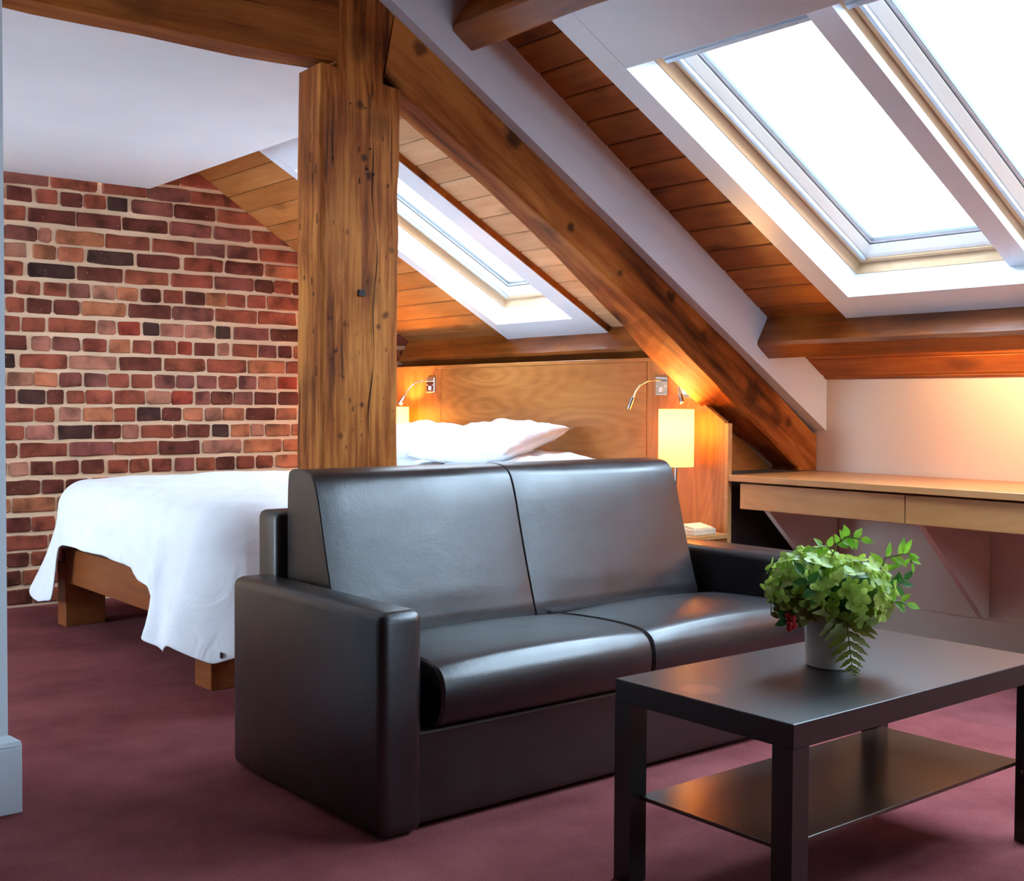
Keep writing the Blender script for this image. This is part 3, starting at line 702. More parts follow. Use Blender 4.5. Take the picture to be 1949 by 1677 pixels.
# ------------------------------------------------------------------ skylight casings and windows
def ring(name, prof, y0, y1, w0, w1, mat, parent):
    """prof: closed loop of (q inward, D outward); rectangular mitred ring"""
    vs = []; fs = []; n = len(prof)
    for cy, cw, sy, sw in ((y0, w0, 1, 1), (y1, w0, -1, 1), (y1, w1, -1, -1), (y0, w1, 1, -1)):
        for q, D in prof: vs.append(KP(cw + sw * q, cy + sy * q, D))
    for i in range(4):
        j = (i + 1) % 4
        for k in range(n):
            k2 = (k + 1) % n
            fs.append((i * n + k, i * n + k2, j * n + k2, j * n + k))
    return obj(name, vs, fs, mat, parent)
WT, WB = -1.597, -0.153
def casing(n, y0, y1, ya, yb, label):
    """y0..y1 outer, ya..yb opening"""
    t = tag(empty('trim_%d' % n, tuple(KP(0, (y0 + y1) / 2, 0)), kind='structure'), label)
    obox('casing_board', KP, -1.90, 0.0, yb, y1, 0.0, 0.014, M['casing'], t, 0.0015)
    obox('casing_board', KP, -1.90, 0.0, y0, ya, 0.0, 0.014, M['casing'], t, 0.0015)
    obox('casing_board', KP, WB, -0.001, ya, yb, 0.0012, 0.014, M['casing'], t, 0.0015)
    obox('casing_head_panel', KP, -1.90, WT, ya, yb, 0.0012, 0.014, M['casing'], t, 0.0015)
    # linings of the opening
    obox('lining', KP, WT - 0.02, WB + 0.02, yb, yb + 0.02, 0.013, 0.30, M['casing'], t)
    obox('lining', KP, WT - 0.02, WB + 0.02, ya - 0.02, ya, 0.013, 0.30, M['casing'], t)
    obox('lining', KP, WB, WB + 0.02, ya, yb, 0.013, 0.30, M['casing'], t)
    obox('lining', KP, WT - 0.02, WT, ya, yb, 0.013, 0.30, M['casing'], t)
    # brown outer sides
    obox('side_board', KP, -1.90, 0.0, y0 - 0.001, y0 + 0.016, 0.004, 0.16, M['plank'], t)
    obox('side_board', KP, -1.90, 0.0, y1 - 0.016, y1 + 0.001, 0.006, 0.16, M['plank'], t)
    obox('side_board', KP, -0.02, 0.0, y0, y1, 0.014, 0.10, M['casing'], t)
    return t
def window(n, y0, y1, label):
    t = tag(empty('window_%d' % n, tuple(KP((WT + WB) / 2, (y0 + y1) / 2, 0.15)), kind='structure'), label)
    ring('window_frame', [(0.0, 0.111), (0.004, 0.111), (0.010, 0.122), (0.018, 0.142), (0.023, 0.154), (0.023, 0.30), (0.0, 0.30)], y0, y1, WT, WB, M['pine_frame'], t)
    ring('sash_edge', [(0.027, 0.146), (0.046, 0.146), (0.046, 0.20), (0.027, 0.20)], y0, y1, WT, WB, M['pine_frame'], t)
    ring('gap', [(0.022, 0.158), (0.028, 0.158), (0.028, 0.20), (0.022, 0.20)], y0, y1, WT, WB, M['seal'], t)
    ring('sash', [(0.0465, 0.152), (0.066, 0.156), (0.100, 0.176), (0.100, 0.20), (0.0465, 0.20)], y0, y1, WT, WB, M['sash'], t)
    ring('seal', [(0.100, 0.178), (0.103, 0.178), (0.103, 0.20), (0.100, 0.20)], y0, y1, WT, WB, M['seal'], t)
    ring('glazing_bead', [(0.103, 0.181), (0.113, 0.184), (0.113, 0.20), (0.103, 0.20)], y0, y1, WT, WB, M['casing'], t)
    ring('seal', [(0.113, 0.185), (0.1152, 0.185), (0.1152, 0.20), (0.113, 0.20)], y0, y1, WT, WB, M['seal'], t)
    for yy in (y0 + 0.048, y1 - 0.062):
        obox('blind_rail', KP, WT + 0.04, WB - 0.050, yy, yy + 0.014, 0.140, 0.153, M['alu'], t, 0.001)
    ca = obox('blind_cassette', KP, WT + 0.012, WT + 0.115, y0 + 0.03, y1 - 0.03, 0.118, 0.160, M['alu'], t, 0.004)
    obox('cassette_lip', KP, WT + 0.105, WT + 0.122, y0 + 0.034, y1 - 0.034, 0.112, 0.120, M['alu'], ca, 0.001)
    for yy in (y0 + 0.006, y1 - 0.006):
        p = KP(WB - 0.07, yy, 0.128); k = 1 if yy < (y0 + y1) / 2 else -1
        tube('screw', [p + Vector((0, -0.004 * k, 0)), p + Vector((0, 0.004 * k, 0))], 0.005, M['seal'], t, 8)
    obox('pane', KP, WT + 0.110, WB - 0.110, y0 + 0.110, y1 - 0.110, 0.190, 0.194, M['pane'], t)
    # light portal in the opening
    l = bpy.data.lights.new('window_portal', 'AREA'); l.shape = 'RECTANGLE'; l.size = y1 - y0; l.size_y = WB - WT
    l.cycles.is_portal = True
    lo = bpy.data.objects.new('window_portal', l); COL.objects.link(lo)
    z = -KN; x = Vector((0, 1, 0)); yv = z.cross(x)
    p = KP((WT + WB) / 2, (y0 + y1) / 2, 0.32)
    lo.matrix_world = Matrix(((x.x, yv.x, z.x, p.x), (x.y, yv.y, z.y, p.y), (x.z, yv.z, z.z, p.z), (0, 0, 0, 1)))
    return t
casing(2, 4.487, 5.320, 4.620, 5.250, 'white boxed casing around the skylight over the bed')
window(1, 4.620, 5.250, 'pine skylight above the bed, seen beside the post')
NW = 4  # the fourth skylight is unseen, added for sheen on the sofa
PW, WW = 0.737, 0.692
ys = [(2.937 - PW * k - WW, 2.937 - PW * k) for k in range(NW)]
ca = casing(3, ys[-1][0] - 0.10, 3.040, ys[-1][0], 2.937, 'white boxed casing around the large skylights above the desk')
labels = ['large pine skylight nearest the white plaster strip', 'second large pine skylight cut off by the picture edge', 'third skylight of the row toward the viewer', 'added fourth skylight of the row toward the viewer, out of view', 'fifth skylight of the row toward the viewer']
for k, (a, c_) in enumerate(ys):
    window(2 + k, a, c_, labels[k])
    if k:
        m_ = (c_ + ys[k - 1][0]) / 2
        obox('mullion', KP, WT, WB, m_ - 0.0475, m_ + 0.0475, 0.08, 0.112, M['casing'], ca, 0.0015)
        obox('mullion_core', KP, WT, WB, m_ - 0.022, m_ + 0.022, 0.112, 0.30, M['casing'], ca)

# ------------------------------------------------------------------ sofa
def loft_x(name, prof, x0, x1, r, mat, parent, dome=0.0, n_end=5, n_mid=8, dome_i=None):
    """closed (y,z) outline lofted along x with rounded ends; dome swells the upper points mid-length"""
    n = len(prof); cy = sum(p[0] for p in prof) / n; cz = sum(p[1] for p in prof) / n
    st = []
    for i in range(n_end + 1):
        t = PI / 2 * i / n_end; st.append((x0 + r * (1 - math.sin(t)), r * (1 - math.cos(t))))
    st = [(x0 + r * (1 - math.cos(PI / 2 * i / n_end)), r * (1 - math.sin(PI / 2 * i / n_end))) for i in range(n_end + 1)]
    for i in range(1, n_mid): st.append((x0 + r + (x1 - x0 - 2 * r) * i / n_mid, 0.0))
    st += [(x1 - r * (1 - math.cos(PI / 2 * i / n_end)), r * (1 - math.sin(PI / 2 * i / n_end))) for i in range(n_end, -1, -1)]
    vs = []; fs = []
    # inward normals of the outline
    nrm = []
    area = sum(prof[i][0] * prof[(i + 1) % n][1] - prof[(i + 1) % n][0] * prof[i][1] for i in range(n))
    sg = 1 if area > 0 else -1
    for i in range(n):
        a, c_ = prof[i - 1], prof[(i + 1) % n]
        d = Vector((c_[0] - a[0], c_[1] - a[1])).normalized(); nrm.append(Vector((-d.y, d.x)) * sg)
    for x, ins in st:
        t = (x - x0) / (x1 - x0); sw = dome * max(0.0, 1 - (2 * t - 1) ** 2) 
        for i, (y, z) in enumerate(prof):
            k = (1.0 if dome_i is None else dome_i(y, z))
            vs.append((x, y + nrm[i].x * (ins - sw * k), z + nrm[i].y * (ins - sw * k)))
    m_ = len(st)
    for i in range(m_ - 1):
        for k in range(n):
            k2 = (k + 1) % n
            fs.append((i * n + k, i * n + k2, (i + 1) * n + k2, (i + 1) * n + k))
    fs.append(tuple(range(n))); fs.append(tuple(range((m_ - 1) * n, m_ * n)))
    o = obj(name, vs, fs, mat, parent)
    autosmooth(o, 55)
    return o
def smooth_poly(pts, it=2):
    for _ in range(it):
        q = []
        for i in range(len(pts)):
            a, c_ = pts[i], pts[(i + 1) % len(pts)]
            q.append((a[0] * 0.75 + c_[0] * 0.25, a[1] * 0.75 + c_[1] * 0.25)); q.append((a[0] * 0.25 + c_[0] * 0.75, a[1] * 0.25 + c_[1] * 0.75))
        pts = q
    return pts
so = empty('sofa', (2.42, 2.8, 0)); tag(so, 'dark brown leather two-seat sofa in front of the post', 'sofa')
SX0, SX1 = 1.668, 3.150
box('base', SX0 - 0.01, SX1 + 0.01, 2.420, 3.12, 0.015, 0.252, M['leather'], so, 0.012, 3)
box('arm', 1.542, 1.668, 2.400, 3.205, 0.004, 0.556, M['leather'], so, 0.028, 5)
box('arm', 3.168, 3.340, 2.400, 3.205, 0.004, 0.562, M['leather'], so, 0.028, 5)
box('back_frame', 1.645, 3.19, 3.118, 3.245, 0.06, 0.742, M['leather'], so, 0.022, 4)
bp = smooth_poly([(3.105, 0.36), (3.108, 0.60), (3.106, 0.851), (3.085, 0.868), (3.02, 0.868), (2.962, 0.855), (2.932, 0.80), (2.895, 0.66), (2.848, 0.50), (2.800, 0.36)], 2)
XM = 2.378
for a, c_ in ((SX0 + 0.004, XM - 0.001), (XM + 0.001, 3.118)):
    cu = loft_x('back_cushion', bp, a, c_, 0.004, M['leather'], so, 0.006, dome_i=lambda y, z: 1.0 if y < 3.05 and 0.45 < z < 0.84 else 0.0)
    seam = [p for p in bp if p[0] < 3.06 and p[1] > 0.40]
    xs = a + 0.004 if a > 2 else a + 0.004
    tube('piping', [(a + 0.006, p[0] + 0.002, p[1]) for p in bp[6:-1]], 0.0014, M['leather'], cu, 6)
sp = smooth_poly([(2.86, 0.26), (2.45, 0.250), (2.400, 0.256), (2.376, 0.30), (2.372, 0.355), (2.392, 0.402), (2.46, 0.418), (2.62, 0.420), (2.86, 0.405)], 2)
for a, c_ in ((1.704, 2.4415), (2.4425, 3.150)):
    cu = loft_x('seat_cushion', sp, a, c_, 0.010, M['leather'], so, 0.012, dome_i=lambda y, z: 1.0 if z > 0.40 else (0.3 if y < 2.4 else 0.0))
    tube('piping', [(a + 0.008, p[0], p[1]) for p in sp if p[1] > 0.26 or p[0] < 2.4][:-2], 0.0022, M['leather'], cu, 6)

# ------------------------------------------------------------------ coffee table
ct = empty('coffee_table', (2.33, 1.67, 0)); tag(ct, 'low black-brown coffee table with a lower shelf', 'coffee table')
TX0, TX1, TY0, TY1 = 1.843, 2.822, 1.421, 1.910
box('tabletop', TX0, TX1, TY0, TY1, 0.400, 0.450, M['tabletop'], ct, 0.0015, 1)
for x in (TX0, TX1 - 0.05):
    for y in (TY0, TY1 - 0.05):
        lg = box('leg', x, x + 0.05, y, y + 0.05, 0.0, 0.4005, M['tabletop'], ct)
        sx = x + 0.056 if x < 2.2 else x - 0.006; sy = y + 0.025
        tube('shelf_pin', [(sx - 0.008, sy, 0.178), (sx + 0.008, sy, 0.178)], 0.004, M['chrome'], lg, 8)
box('shelf', 1.872, 2.796, 1.470, 1.862, 0.184, 0.193, M['shelf_glass'], ct, 0.001, 1)

# ------------------------------------------------------------------ bed
bed = empty('bed', (3.0, 4.9, 0)); tag(bed, 'low walnut bed frame under the white duvet', 'bed')
for x0, x1, y0, y1 in ((1.880, 2.060, 4.075, 4.215), (1.885, 2.075, 5.665, 5.775), (3.85, 4.02, 4.075, 4.215), (3.85, 4.02, 5.665, 5.775)):
    box('leg', x0, x1, y0, y1, 0, 0.30, M['bedwood'], bed, 0.003, 1)
box('foot_rail', 1.890, 1.925, 4.20, 5.68, 0.21, 0.375, M['bedwood'], bed, 0.003, 1)
box('side_rail', 1.9, 4.05, 4.085, 4.12, 0.22, 0.36, M['bedwood'], bed, 0.003, 1)
box('side_rail', 1.9, 4.05, 5.73, 5.765, 0.22, 0.36, M['bedwood'], bed, 0.003, 1)
box('slat_base', 1.93, 4.05, 4.12, 5.73, 0.27, 0.34, M['void'], bed)
tag(box('mattress', 1.925, 4.05, 4.10, 5.76, 0.36, 0.62, M['sheet'], None, 0.05, 4), 'white mattress on the bed under the duvet', 'mattress')

from mathutils import noise
def duvet():
    x_f, x_h, y_n, y_f = 1.985, 4.02, 4.13, 5.70
    rc = 0.085
    path = []   # (x, y, nx, ny, tag)
    def seg(p, q, nrm, n):
        for i in range(n):
            t = i / n; path.append((p[0] + (q[0] - p[0]) * t, p[1] + (q[1] - p[1]) * t, nrm[0], nrm[1]))
    seg((x_h, y_n), (x_f + rc, y_n), (0, -1), 56)
    for i in range(22):
        t = PI / 2 * i / 22; path.append((x_f + rc - rc * math.sin(t), y_n + rc - rc * math.cos(t), -math.sin(t), -math.cos(t)))
    seg((x_f, y_n + rc), (x_f, y_f - rc), (-1, 0), 70)
    for i in range(22):
        t = PI / 2 * i / 22; path.append((x_f + rc - rc * math.cos(t), y_f - rc + rc * math.sin(t), -math.cos(t), math.sin(t)))
    seg((x_f + rc, y_f), (x_h, y_f), (0, 1), 56)
    path.append((x_h, y_f, 0, 1))
    n = len(path)
    # arc length and hem height along the hem
    def hem(x, y, nx, ny):
        if ny < -0.99: return interp([(1.9, 0.19), (2.10, 0.235), (2.20, 0.30), (2.5, 0.315), (4.2, 0.30)], x)
        if ny > 0.99: return interp([(1.9, 0.22), (2.2, 0.23), (2.5, 0.25), (4.2, 0.27)], x)
        if nx < -0.99: return interp([(4.1, 0.125), (4.30, 0.15), (4.40, 0.185), (4.46, 0.205), (4.53, 0.235), (4.545, 0.33), (4.60, 0.34), (4.75, 0.362), (4.77, 0.380), (5.0, 0.395), (5.25, 0.405), (5.45, 0.412), (5.53, 0.395), (5.565, 0.25), (5.59, 0.14), (5.9, 0.12)], y)
        if ny < 0: return 0.115 + 0.07 * abs(math.atan2(-ny, -nx) - PI / 4) / (PI / 4)
        return 0.12 + 0.10 * math.atan2(ny, -nx) / (PI / 2)
    def flare(x, y, nx, ny):
        if nx < 0 and ny > 0.0 and ny < 0.995: return 0.06 + 0.24 * math.atan2(ny, -nx) / (PI / 2)
        if ny > 0.99: return 0.28 * max(0, 1 - (x - 2.1) / 0.7) + 0.02
        if nx < -0.3 and ny < -0.05: return 0.095
        if nx < -0.99: return interp([(4.1, 0.095), (4.3, 0.06), (4.5, 0.005), (5.3, 0.01), (5.5, 0.03), (5.8, 0.08)], y)
        return 0.03
    NT, NC, ND = 16, 8, 16
    vs = []; fs = []
    yc = (y_n + y_f) / 2
    for i, (x, y, nx, ny) in enumerate(path):
        cx = max(x, 2.75); 
        sx = min(cx, x_h); hz = hem(x, y, nx, ny); fl = flare(x, y, nx, ny)
        s = i * 0.03
        for k in range(NT):
            t = k / NT
            px, py = sx + (x - sx) * t, yc + (y - yc) * t
            puff = 0.028 * (1 - t ** 3)
            wr = 0.016 * noise.noise(Vector((px * 3.0, py * 3.0, 0))) + 0.010 * noise.noise(Vector((px * 9, py * 7, 3))) + 0.004 * noise.noise(Vector((px * 22, py * 15, 5)))
            vs.append((px, py, 0.69 + puff + wr))
        rr = 0.135
        for k in range(NC):
            t = PI / 2 * k / NC
            wr = 0.008 * noise.noise(Vector((x * 6, y * 6, 1)))
            o_ = rr * math.sin(t) + wr
            vs.append((x + nx * o_, y + ny * o_, 0.69 - rr * (1 - math.cos(t)) + wr))
        z0 = 0.69 - rr
        for k in range(ND):
            t = (k + 1) / ND
            d = t ** 0.9
            fold = 0.014 * math.sin(s * 6.5 + 1.8 * math.sin(s * 2.3)) * d + 0.022 * noise.noise(Vector((x * 6, y * 6, d * 1.2))) * (0.3 + 0.7 * d) + 0.008 * noise.noise(Vector((x * 16, y * 16, d * 2.5)))
            big = 0.0
            if nx < -0.99:   # broad fold near the corner of the foot end
                big = 0.085 * math.exp(-((y - 4.36 - 0.10 * (1 - d)) / 0.05) ** 2) * (0.25 + 0.75 * d) - 0.03 * math.exp(-((y - 4.47 - 0.10 * (1 - d)) / 0.04) ** 2) * d
            o_ = rr + fl * d ** 1.4 + fold + big
            vs.append((x + nx * o_, y + ny * o_, z0 + (hz - z0) * d))
    m_ = NT + NC + ND
    for i in range(n - 1):
        for k in range(m_ - 1):
            fs.append((i * m_ + k, (i + 1) * m_ + k, (i + 1) * m_ + k + 1, i * m_ + k + 1))
    o = obj('duvet', vs, fs, M['sheet'], None, smooth=True)
    sm = o.modifiers.new('thick', 'SOLIDIFY'); sm.thickness = 0.006; sm.offset = 0
    ss = o.modifiers.new('smooth', 'SUBSURF'); ss.levels = 1; ss.render_levels = 1
    return tag(o, 'rumpled white duvet hanging over the foot of the bed', 'duvet')
dv = duvet()
obj('care_tag', [(1.872, 3.985, 0.140), (1.872, 3.970, 0.140), (1.874, 3.970, 0.160), (1.874, 3.985, 0.160), (1.876, 3.985, 0.140), (1.876, 3.970, 0.140), (1.878, 3.970, 0.160), (1.878, 3.985, 0.160)],
    [(0, 1, 2, 3), (4, 7, 6, 5), (0, 4, 5, 1), (1, 5, 6, 2), (2, 6, 7, 3), (3, 7, 4, 0)], M['black'], dv)

def pillow(name, lx, ly, th, loc, rot, label, seed, tips=True):
    n = 26; vs = []; fs = []
    for side in (1, -1):
        for i in range(n + 1):
            for j in range(n + 1):
                u, v_ = 2 * i / n - 1, 2 * j / n - 1
                e = max(0.0, (1 - abs(u) ** 2.6)) ** 0.55 * max(0.0, (1 - abs(v_) ** 2.6)) ** 0.55
                pin = 1 - 0.07 * (1 - abs(u * v_)) * (abs(u) ** 6 + abs(v_) ** 6) * 0.5
                q = Vector((u * 3, v_ * 3, seed))
                z = side * th * e * (1 + 0.25 * noise.noise(q)) + 0.012 * noise.noise(q * 2.2) * e
                x = u * lx / 2 * (1 - 0.05 * (1 - v_ * v_) * abs(u) ** 4); y = v_ * ly / 2 * (1 - 0.05 * (1 - u * u) * abs(v_) ** 4)
                vs.append((x, y, z))
    k = (n + 1) ** 2
    for s in (0, 1):
        for i in range(n):
            for j in range(n):
                a = s * k + i * (n + 1) + j
                fs.append((a, a + 1, a + n + 2, a + n + 1))
    o = obj(name, vs, fs, M['sheet'], None, local=True)
    bm = bmesh.new(); bm.from_mesh(o.data); bmesh.ops.remove_doubles(bm, verts=bm.verts, dist=0.0004); bmesh.ops.recalc_face_normals(bm, faces=bm.faces); bm.to_mesh(o.data); bm.free()
    for p in o.data.polygons: p.use_smooth = True
    o.location = loc; o.rotation_euler = rot
    return tag(o, label, 'pillow', 'pillows at the head of the bed')
pillow('pillow', 0.48, 0.70, 0.055, (3.74, 5.48, 0.765), (0, -0.10, 0.03), 'white pillow lying flat at the far side of the bed', 1)
pillow('pillow', 0.48, 0.70, 0.075, (3.72, 5.49, 0.862), (0.02, -0.22, -0.04), 'white pillow stacked on top at the far side of the bed', 2)
pillow('pillow', 0.48, 0.74, 0.055, (3.76, 4.58, 0.765), (0, -0.08, 0.0), 'white pillow lying flat on the side nearer the sofa', 5)
pillow('pillow', 0.50, 0.74, 0.080, (3.70, 4.775, 0.868), (-0.03, -0.26, 0.10), 'plump white pillow with a pointed corner on top near the headboard middle', 4)

# ------------------------------------------------------------------ headboard
hb = empty('headboard', (4.09, 4.9, 0)); tag(hb, 'wide walnut veneer headboard panelling behind the bed', 'headboard')
HX0, HX1 = 4.070, 4.095
box('panel', HX0, HX1, 4.0195, 5.6935, 0.02, 1.262, M['veneer_h'], hb, 0.0015, 1)
box('panel', HX0, HX1, 5.6965, 6.318, 0.02, 1.262, M['veneer_v'], hb, 0.0015, 1)
prism('panel', [(3.5325, 0.02), (4.0165, 0.02), (4.0165, 1.262), (3.690, 1.262), (3.690, 1.085), (3.5325, 0.985)], YZ, HX0, HX1, M['veneer_v'], hb, 0.0015)
box('top_cap', HX0 - 0.002, HX1 + 0.006, 3.690, 6.318, 1.2625, 1.282, M['veneer_h'], hb, 0.002, 1)
box('edge_strip', HX0 - 0.002, HX1, 3.510, 3.532, 0.02, 0.978, M['desk'], hb, 0.001, 1)
prism('end_panel', [(4.0955, 0.752), (4.60, 0.752), (4.0955, 1.085)], XZ, 3.690, 3.705, M['veneer_h'], hb)
box('end_panel_lower', 4.0955, 4.715, 3.545, 3.56, 0.005, 0.72, M['void'], hb)  # near-black board below the desk top, wood veneer above

# nightstands
def nightstand(y0, y1, label):
    t = empty('nightstand', (3.86, (y0 + y1) / 2, 0)); tag(t, label, 'nightstand', 'nightstands beside the bed')
    box('carcass', 3.70, 4.062, y0 + 0.005, y1 - 0.005, 0.06, 0.466, M['bedwood'], t, 0.003, 1)
    box('top', 3.69, 4.064, y0, y1, 0.467, 0.490, M['desk'], t, 0.003, 1)
    d = box('drawer_front', 3.684, 3.699, y0 + 0.015, y1 - 0.015, 0.27, 0.455, M['bedwood'], t, 0.002, 1)
    tube('knob', [(3.684, (y0 + y1) / 2, 0.36), (3.664, (y0 + y1) / 2, 0.36)], 0.012, M['chrome'], d, 12)
    for yy in (y0 + 0.03, y1 - 0.03):
        for xx in (3.73, 4.03):
            box('foot', xx - 0.02, xx + 0.02, yy - 0.02, yy + 0.02, 0, 0.0595, M['bedwood'], t)
    return t
nightstand(3.50, 3.98, 'walnut nightstand between bed and desk, half hidden by the sofa')
nightstand(5.86, 6.33, 'walnut nightstand between bed and brick wall')
nb = empty('notepad_box', (3.93, 3.56, 0.49)); tag(nb, 'small beige wooden box on the nightstand beside the sofa arm', 'box')
box('tray', 3.86, 4.0, 3.515, 3.61, 0.4905, 0.517, M['paper'], nb, 0.002, 1)
obj('paper_stack', [(3.87, 3.522, 0.5175), (3.99, 3.522, 0.5175), (3.99, 3.60, 0.5175), (3.87, 3.60, 0.5175), (3.87, 3.522, 0.521), (3.99, 3.522, 0.521), (3.99, 3.60, 0.536), (3.87, 3.60, 0.536)], BOXF, M['paper'], nb)

# table lamps (light inside each shade)
def lamp(loc, label, power=7.5, group='lit table lamps', col=(1.0, 0.58, 0.19)):
    t = empty('table_lamp', loc); tag(t, label, 'lamp', group)
    lathe('lamp_base', [(0.0, 0.0), (0.055, 0.0), (0.055, 0.012), (0.02, 0.018), (0.0, 0.018)], M['chrome'], parent=t, local=True)
    tube('stem', [(0, 0, 0.016), (0, 0, 0.33)], 0.006, M['chrome'], t, 10, True)
    lathe('lamp_shade', [(0.079, 0.292), (0.079, 0.548), (0.0775, 0.548), (0.0775, 0.292)], M['shade'], parent=t, local=True, closed=True)
    bu = lathe('bulb', [(0.0, 0.33), (0.014, 0.335), (0.016, 0.36), (0.027, 0.395), (0.027, 0.42), (0.015, 0.44), (0.0, 0.445)], M['bulb'], parent=t, local=True, seg=16)
    l = bpy.data.lights.new('lamp_light', 'POINT'); l.energy = power; l.color = col; l.shadow_soft_size = 0.03
    lo = bpy.data.objects.new('lamp_light', l); COL.objects.link(lo); lo.parent = t; lo.location = (0, 0, 0.475)
    return t
M['bulb'], nt, b = newmat('warm_bulb'); b.inputs['Emission Color'].default_value = (1, 0.6, 0.25, 1); b.inputs['Emission Strength'].default_value = 6; b.inputs['Base Color'].default_value = (0.9, 0.8, 0.6, 1)
lamp((3.93, 3.693, 0.491), 'lit cylindrical lamp on the nightstand beside the rafter')
lamp((3.93, 5.965, 0.491), 'lit cylindrical lamp half hidden behind the post')
gl_ = empty('strip_light', tuple(RP(1.9, 1.5, 0.1))); tag(gl_, 'warm strip light fixed to the hidden back face of the purlin over the desk', 'lamp')
M['tube_glow'], nt, b = newmat('lit_diffuser'); b.inputs['Emission Color'].default_value = (1.0, 0.60, 0.30, 1); b.inputs['Emission Strength'].default_value = 24; b.inputs['Base Color'].default_value = (0.9, 0.8, 0.7, 1)
obox('housing', RP, 1.889, 1.899, 0.2, 2.75, 0.045, 0.085, M['alu'], gl_)
obox('diffuser', RP, 1.8995, 1.912, 0.21, 2.74, 0.050, 0.080, M['tube_glow'], gl_, 0.002)

# chrome reading lights and switch plates on the headboard
def reading_light(y0, y1, z0, z1, arm, label):
    t = empty('reading_light', (4.065, (y0 + y1) / 2, z0)); tag(t, label, 'wall lamp', 'chrome reading lights on the headboard')
    p = box('wall_plate', 4.060, 4.0695, y0, y1, z0, z1, M['chrome'], t, 0.003, 2)
    tube('arm', arm, 0.0045, M['chrome'], t, 8)
    a, c_ = Vector(arm[-1]), (Vector(arm[-1]) - Vector(arm[-2])).normalized()
    tube('lamp_head', [a - c_ * 0.005, a + c_ * 0.012, a + c_ * 0.055], [0.008, 0.012, 0.013], M['chrome'], t, 12)
    ym = (y0 + y1) / 2
    box('rocker_switch', 4.055, 4.0605, ym - 0.010, ym + 0.010, z0 + 0.014, z0 + 0.038, M['casing'], p, 0.001, 1)
    for yy in (y0 + 0.012, y1 - 0.012):
        tube('screw', [(4.0605, yy, (z0 + z1) / 2), (4.057, yy, (z0 + z1) / 2)], 0.003, M['casing'], p, 6)
    return t
reading_light(3.876, 3.953, 1.104, 1.188, [(4.06, 3.915, 1.172), (4.02, 3.915, 1.172), (3.985, 3.93, 1.168), (3.96, 3.95, 1.150), (3.95, 3.972, 1.118), (3.945, 3.982, 1.090)], 'chrome reading light with bent arm beside the lit lamp near the rafter')
reading_light(5.756, 5.834, 1.124, 1.212, [(4.06, 5.80, 1.192), (4.02, 5.80, 1.192), (3.985, 5.82, 1.185), (3.96, 5.85, 1.158), (3.95, 5.88, 1.118), (3.945, 5.892, 1.10)], 'chrome reading light with bent arm near the post')
reading_light(3.728, 3.805, 1.094, 1.166, [(4.06, 3.78, 1.155), (4.035, 3.78, 1.155), (4.02, 3.765, 1.145), (4.01, 3.75, 1.125), (4.006, 3.742, 1.112)], 'chrome wall light partly hidden by the diagonal rafter')

# ------------------------------------------------------------------ desk
dk = empty('desk', (4.4, 2.5, 0)); tag(dk, 'long wall-hung beech desk under the sloping roof', 'desk')
DY0 = 0.9
box('desk_top', 4.070, 4.702, DY0, 3.5095, 0.722, 0.750, M['desk'], dk, 0.002, 1)
for y0, y1 in ((2.636, 3.455), (1.812, 2.631), (0.99, 1.807)):
    d = box('drawer', 4.086, 4.55, y0, y1, 0.602, 0.714, M['desk'], dk, 0.002, 1)
for y in (3.40, 2.637, 1.87, 1.1):
    prism('bracket', [(4.19, 0.600), (4.7035, 0.600), (4.7035, 0.172), (4.665, 0.172)], XZ, y - 0.014, y + 0.014, M['cream'], dk)

# ------------------------------------------------------------------ vase and flowers
VC = Vector((2.337, 1.694, 0.4505))
va = lathe('vase', [(0.0, 0.0), (0.056, 0.0), (0.0595, 0.003), (0.062, 0.07), (0.0645, 0.132), (0.0625, 0.134), (0.0605, 0.128), (0.0575, 0.01), (0.0, 0.008)], M['ceramic'], tuple(VC))
tag(va, 'cream ceramic pot holding the bouquet on the coffee table', 'vase')
CR = Vector((0.7774, -0.629, 0)); CB = Vector((-0.629, -0.7774, 0)); ZZ = Vector((0, 0, 1))    # rightwards, toward the sofa's front, up
def FP(r_, u_, f_=0.0): return VC + CR * r_ + ZZ * u_ + CB * f_
def floret(vs, fs, c, n, size, rng):
    n = n.normalized(); a = n.orthogonal().normalized(); b_ = n.cross(a); t0 = rng.uniform(0, PI)
    for k in range(4):
        t = t0 + k * PI / 2
        d = a * math.cos(t) + b_ * math.sin(t); s = n.cross(d)
        cup = rng.uniform(-0.1, 0.55); L_ = size * rng.uniform(0.85, 1.15)
        i = len(vs)
        vs.append(c); vs.append(c + d * L_ * 0.5 + s * L_ * 0.46 + n * L_ * cup * 0.35); vs.append(c + d * L_ * 0.98 + s * L_ * 0.24 + n * L_ * cup * 0.8)
        vs.append(c + d * L_ * 1.06 + n * L_ * cup * 0.95); vs.append(c + d * L_ * 0.98 - s * L_ * 0.24 + n * L_ * cup * 0.8); vs.append(c + d * L_ * 0.5 - s * L_ * 0.46 + n * L_ * cup * 0.35)
        vs.append(c + d * L_ * 0.55 + n * L_ * cup * 0.2)
        fs += [(i, i + 1, i + 6), (i + 1, i + 2, i + 6), (i + 2, i + 3, i + 6), (i + 3, i + 4, i + 6), (i + 4, i + 5, i + 6), (i + 5, i, i + 6)]
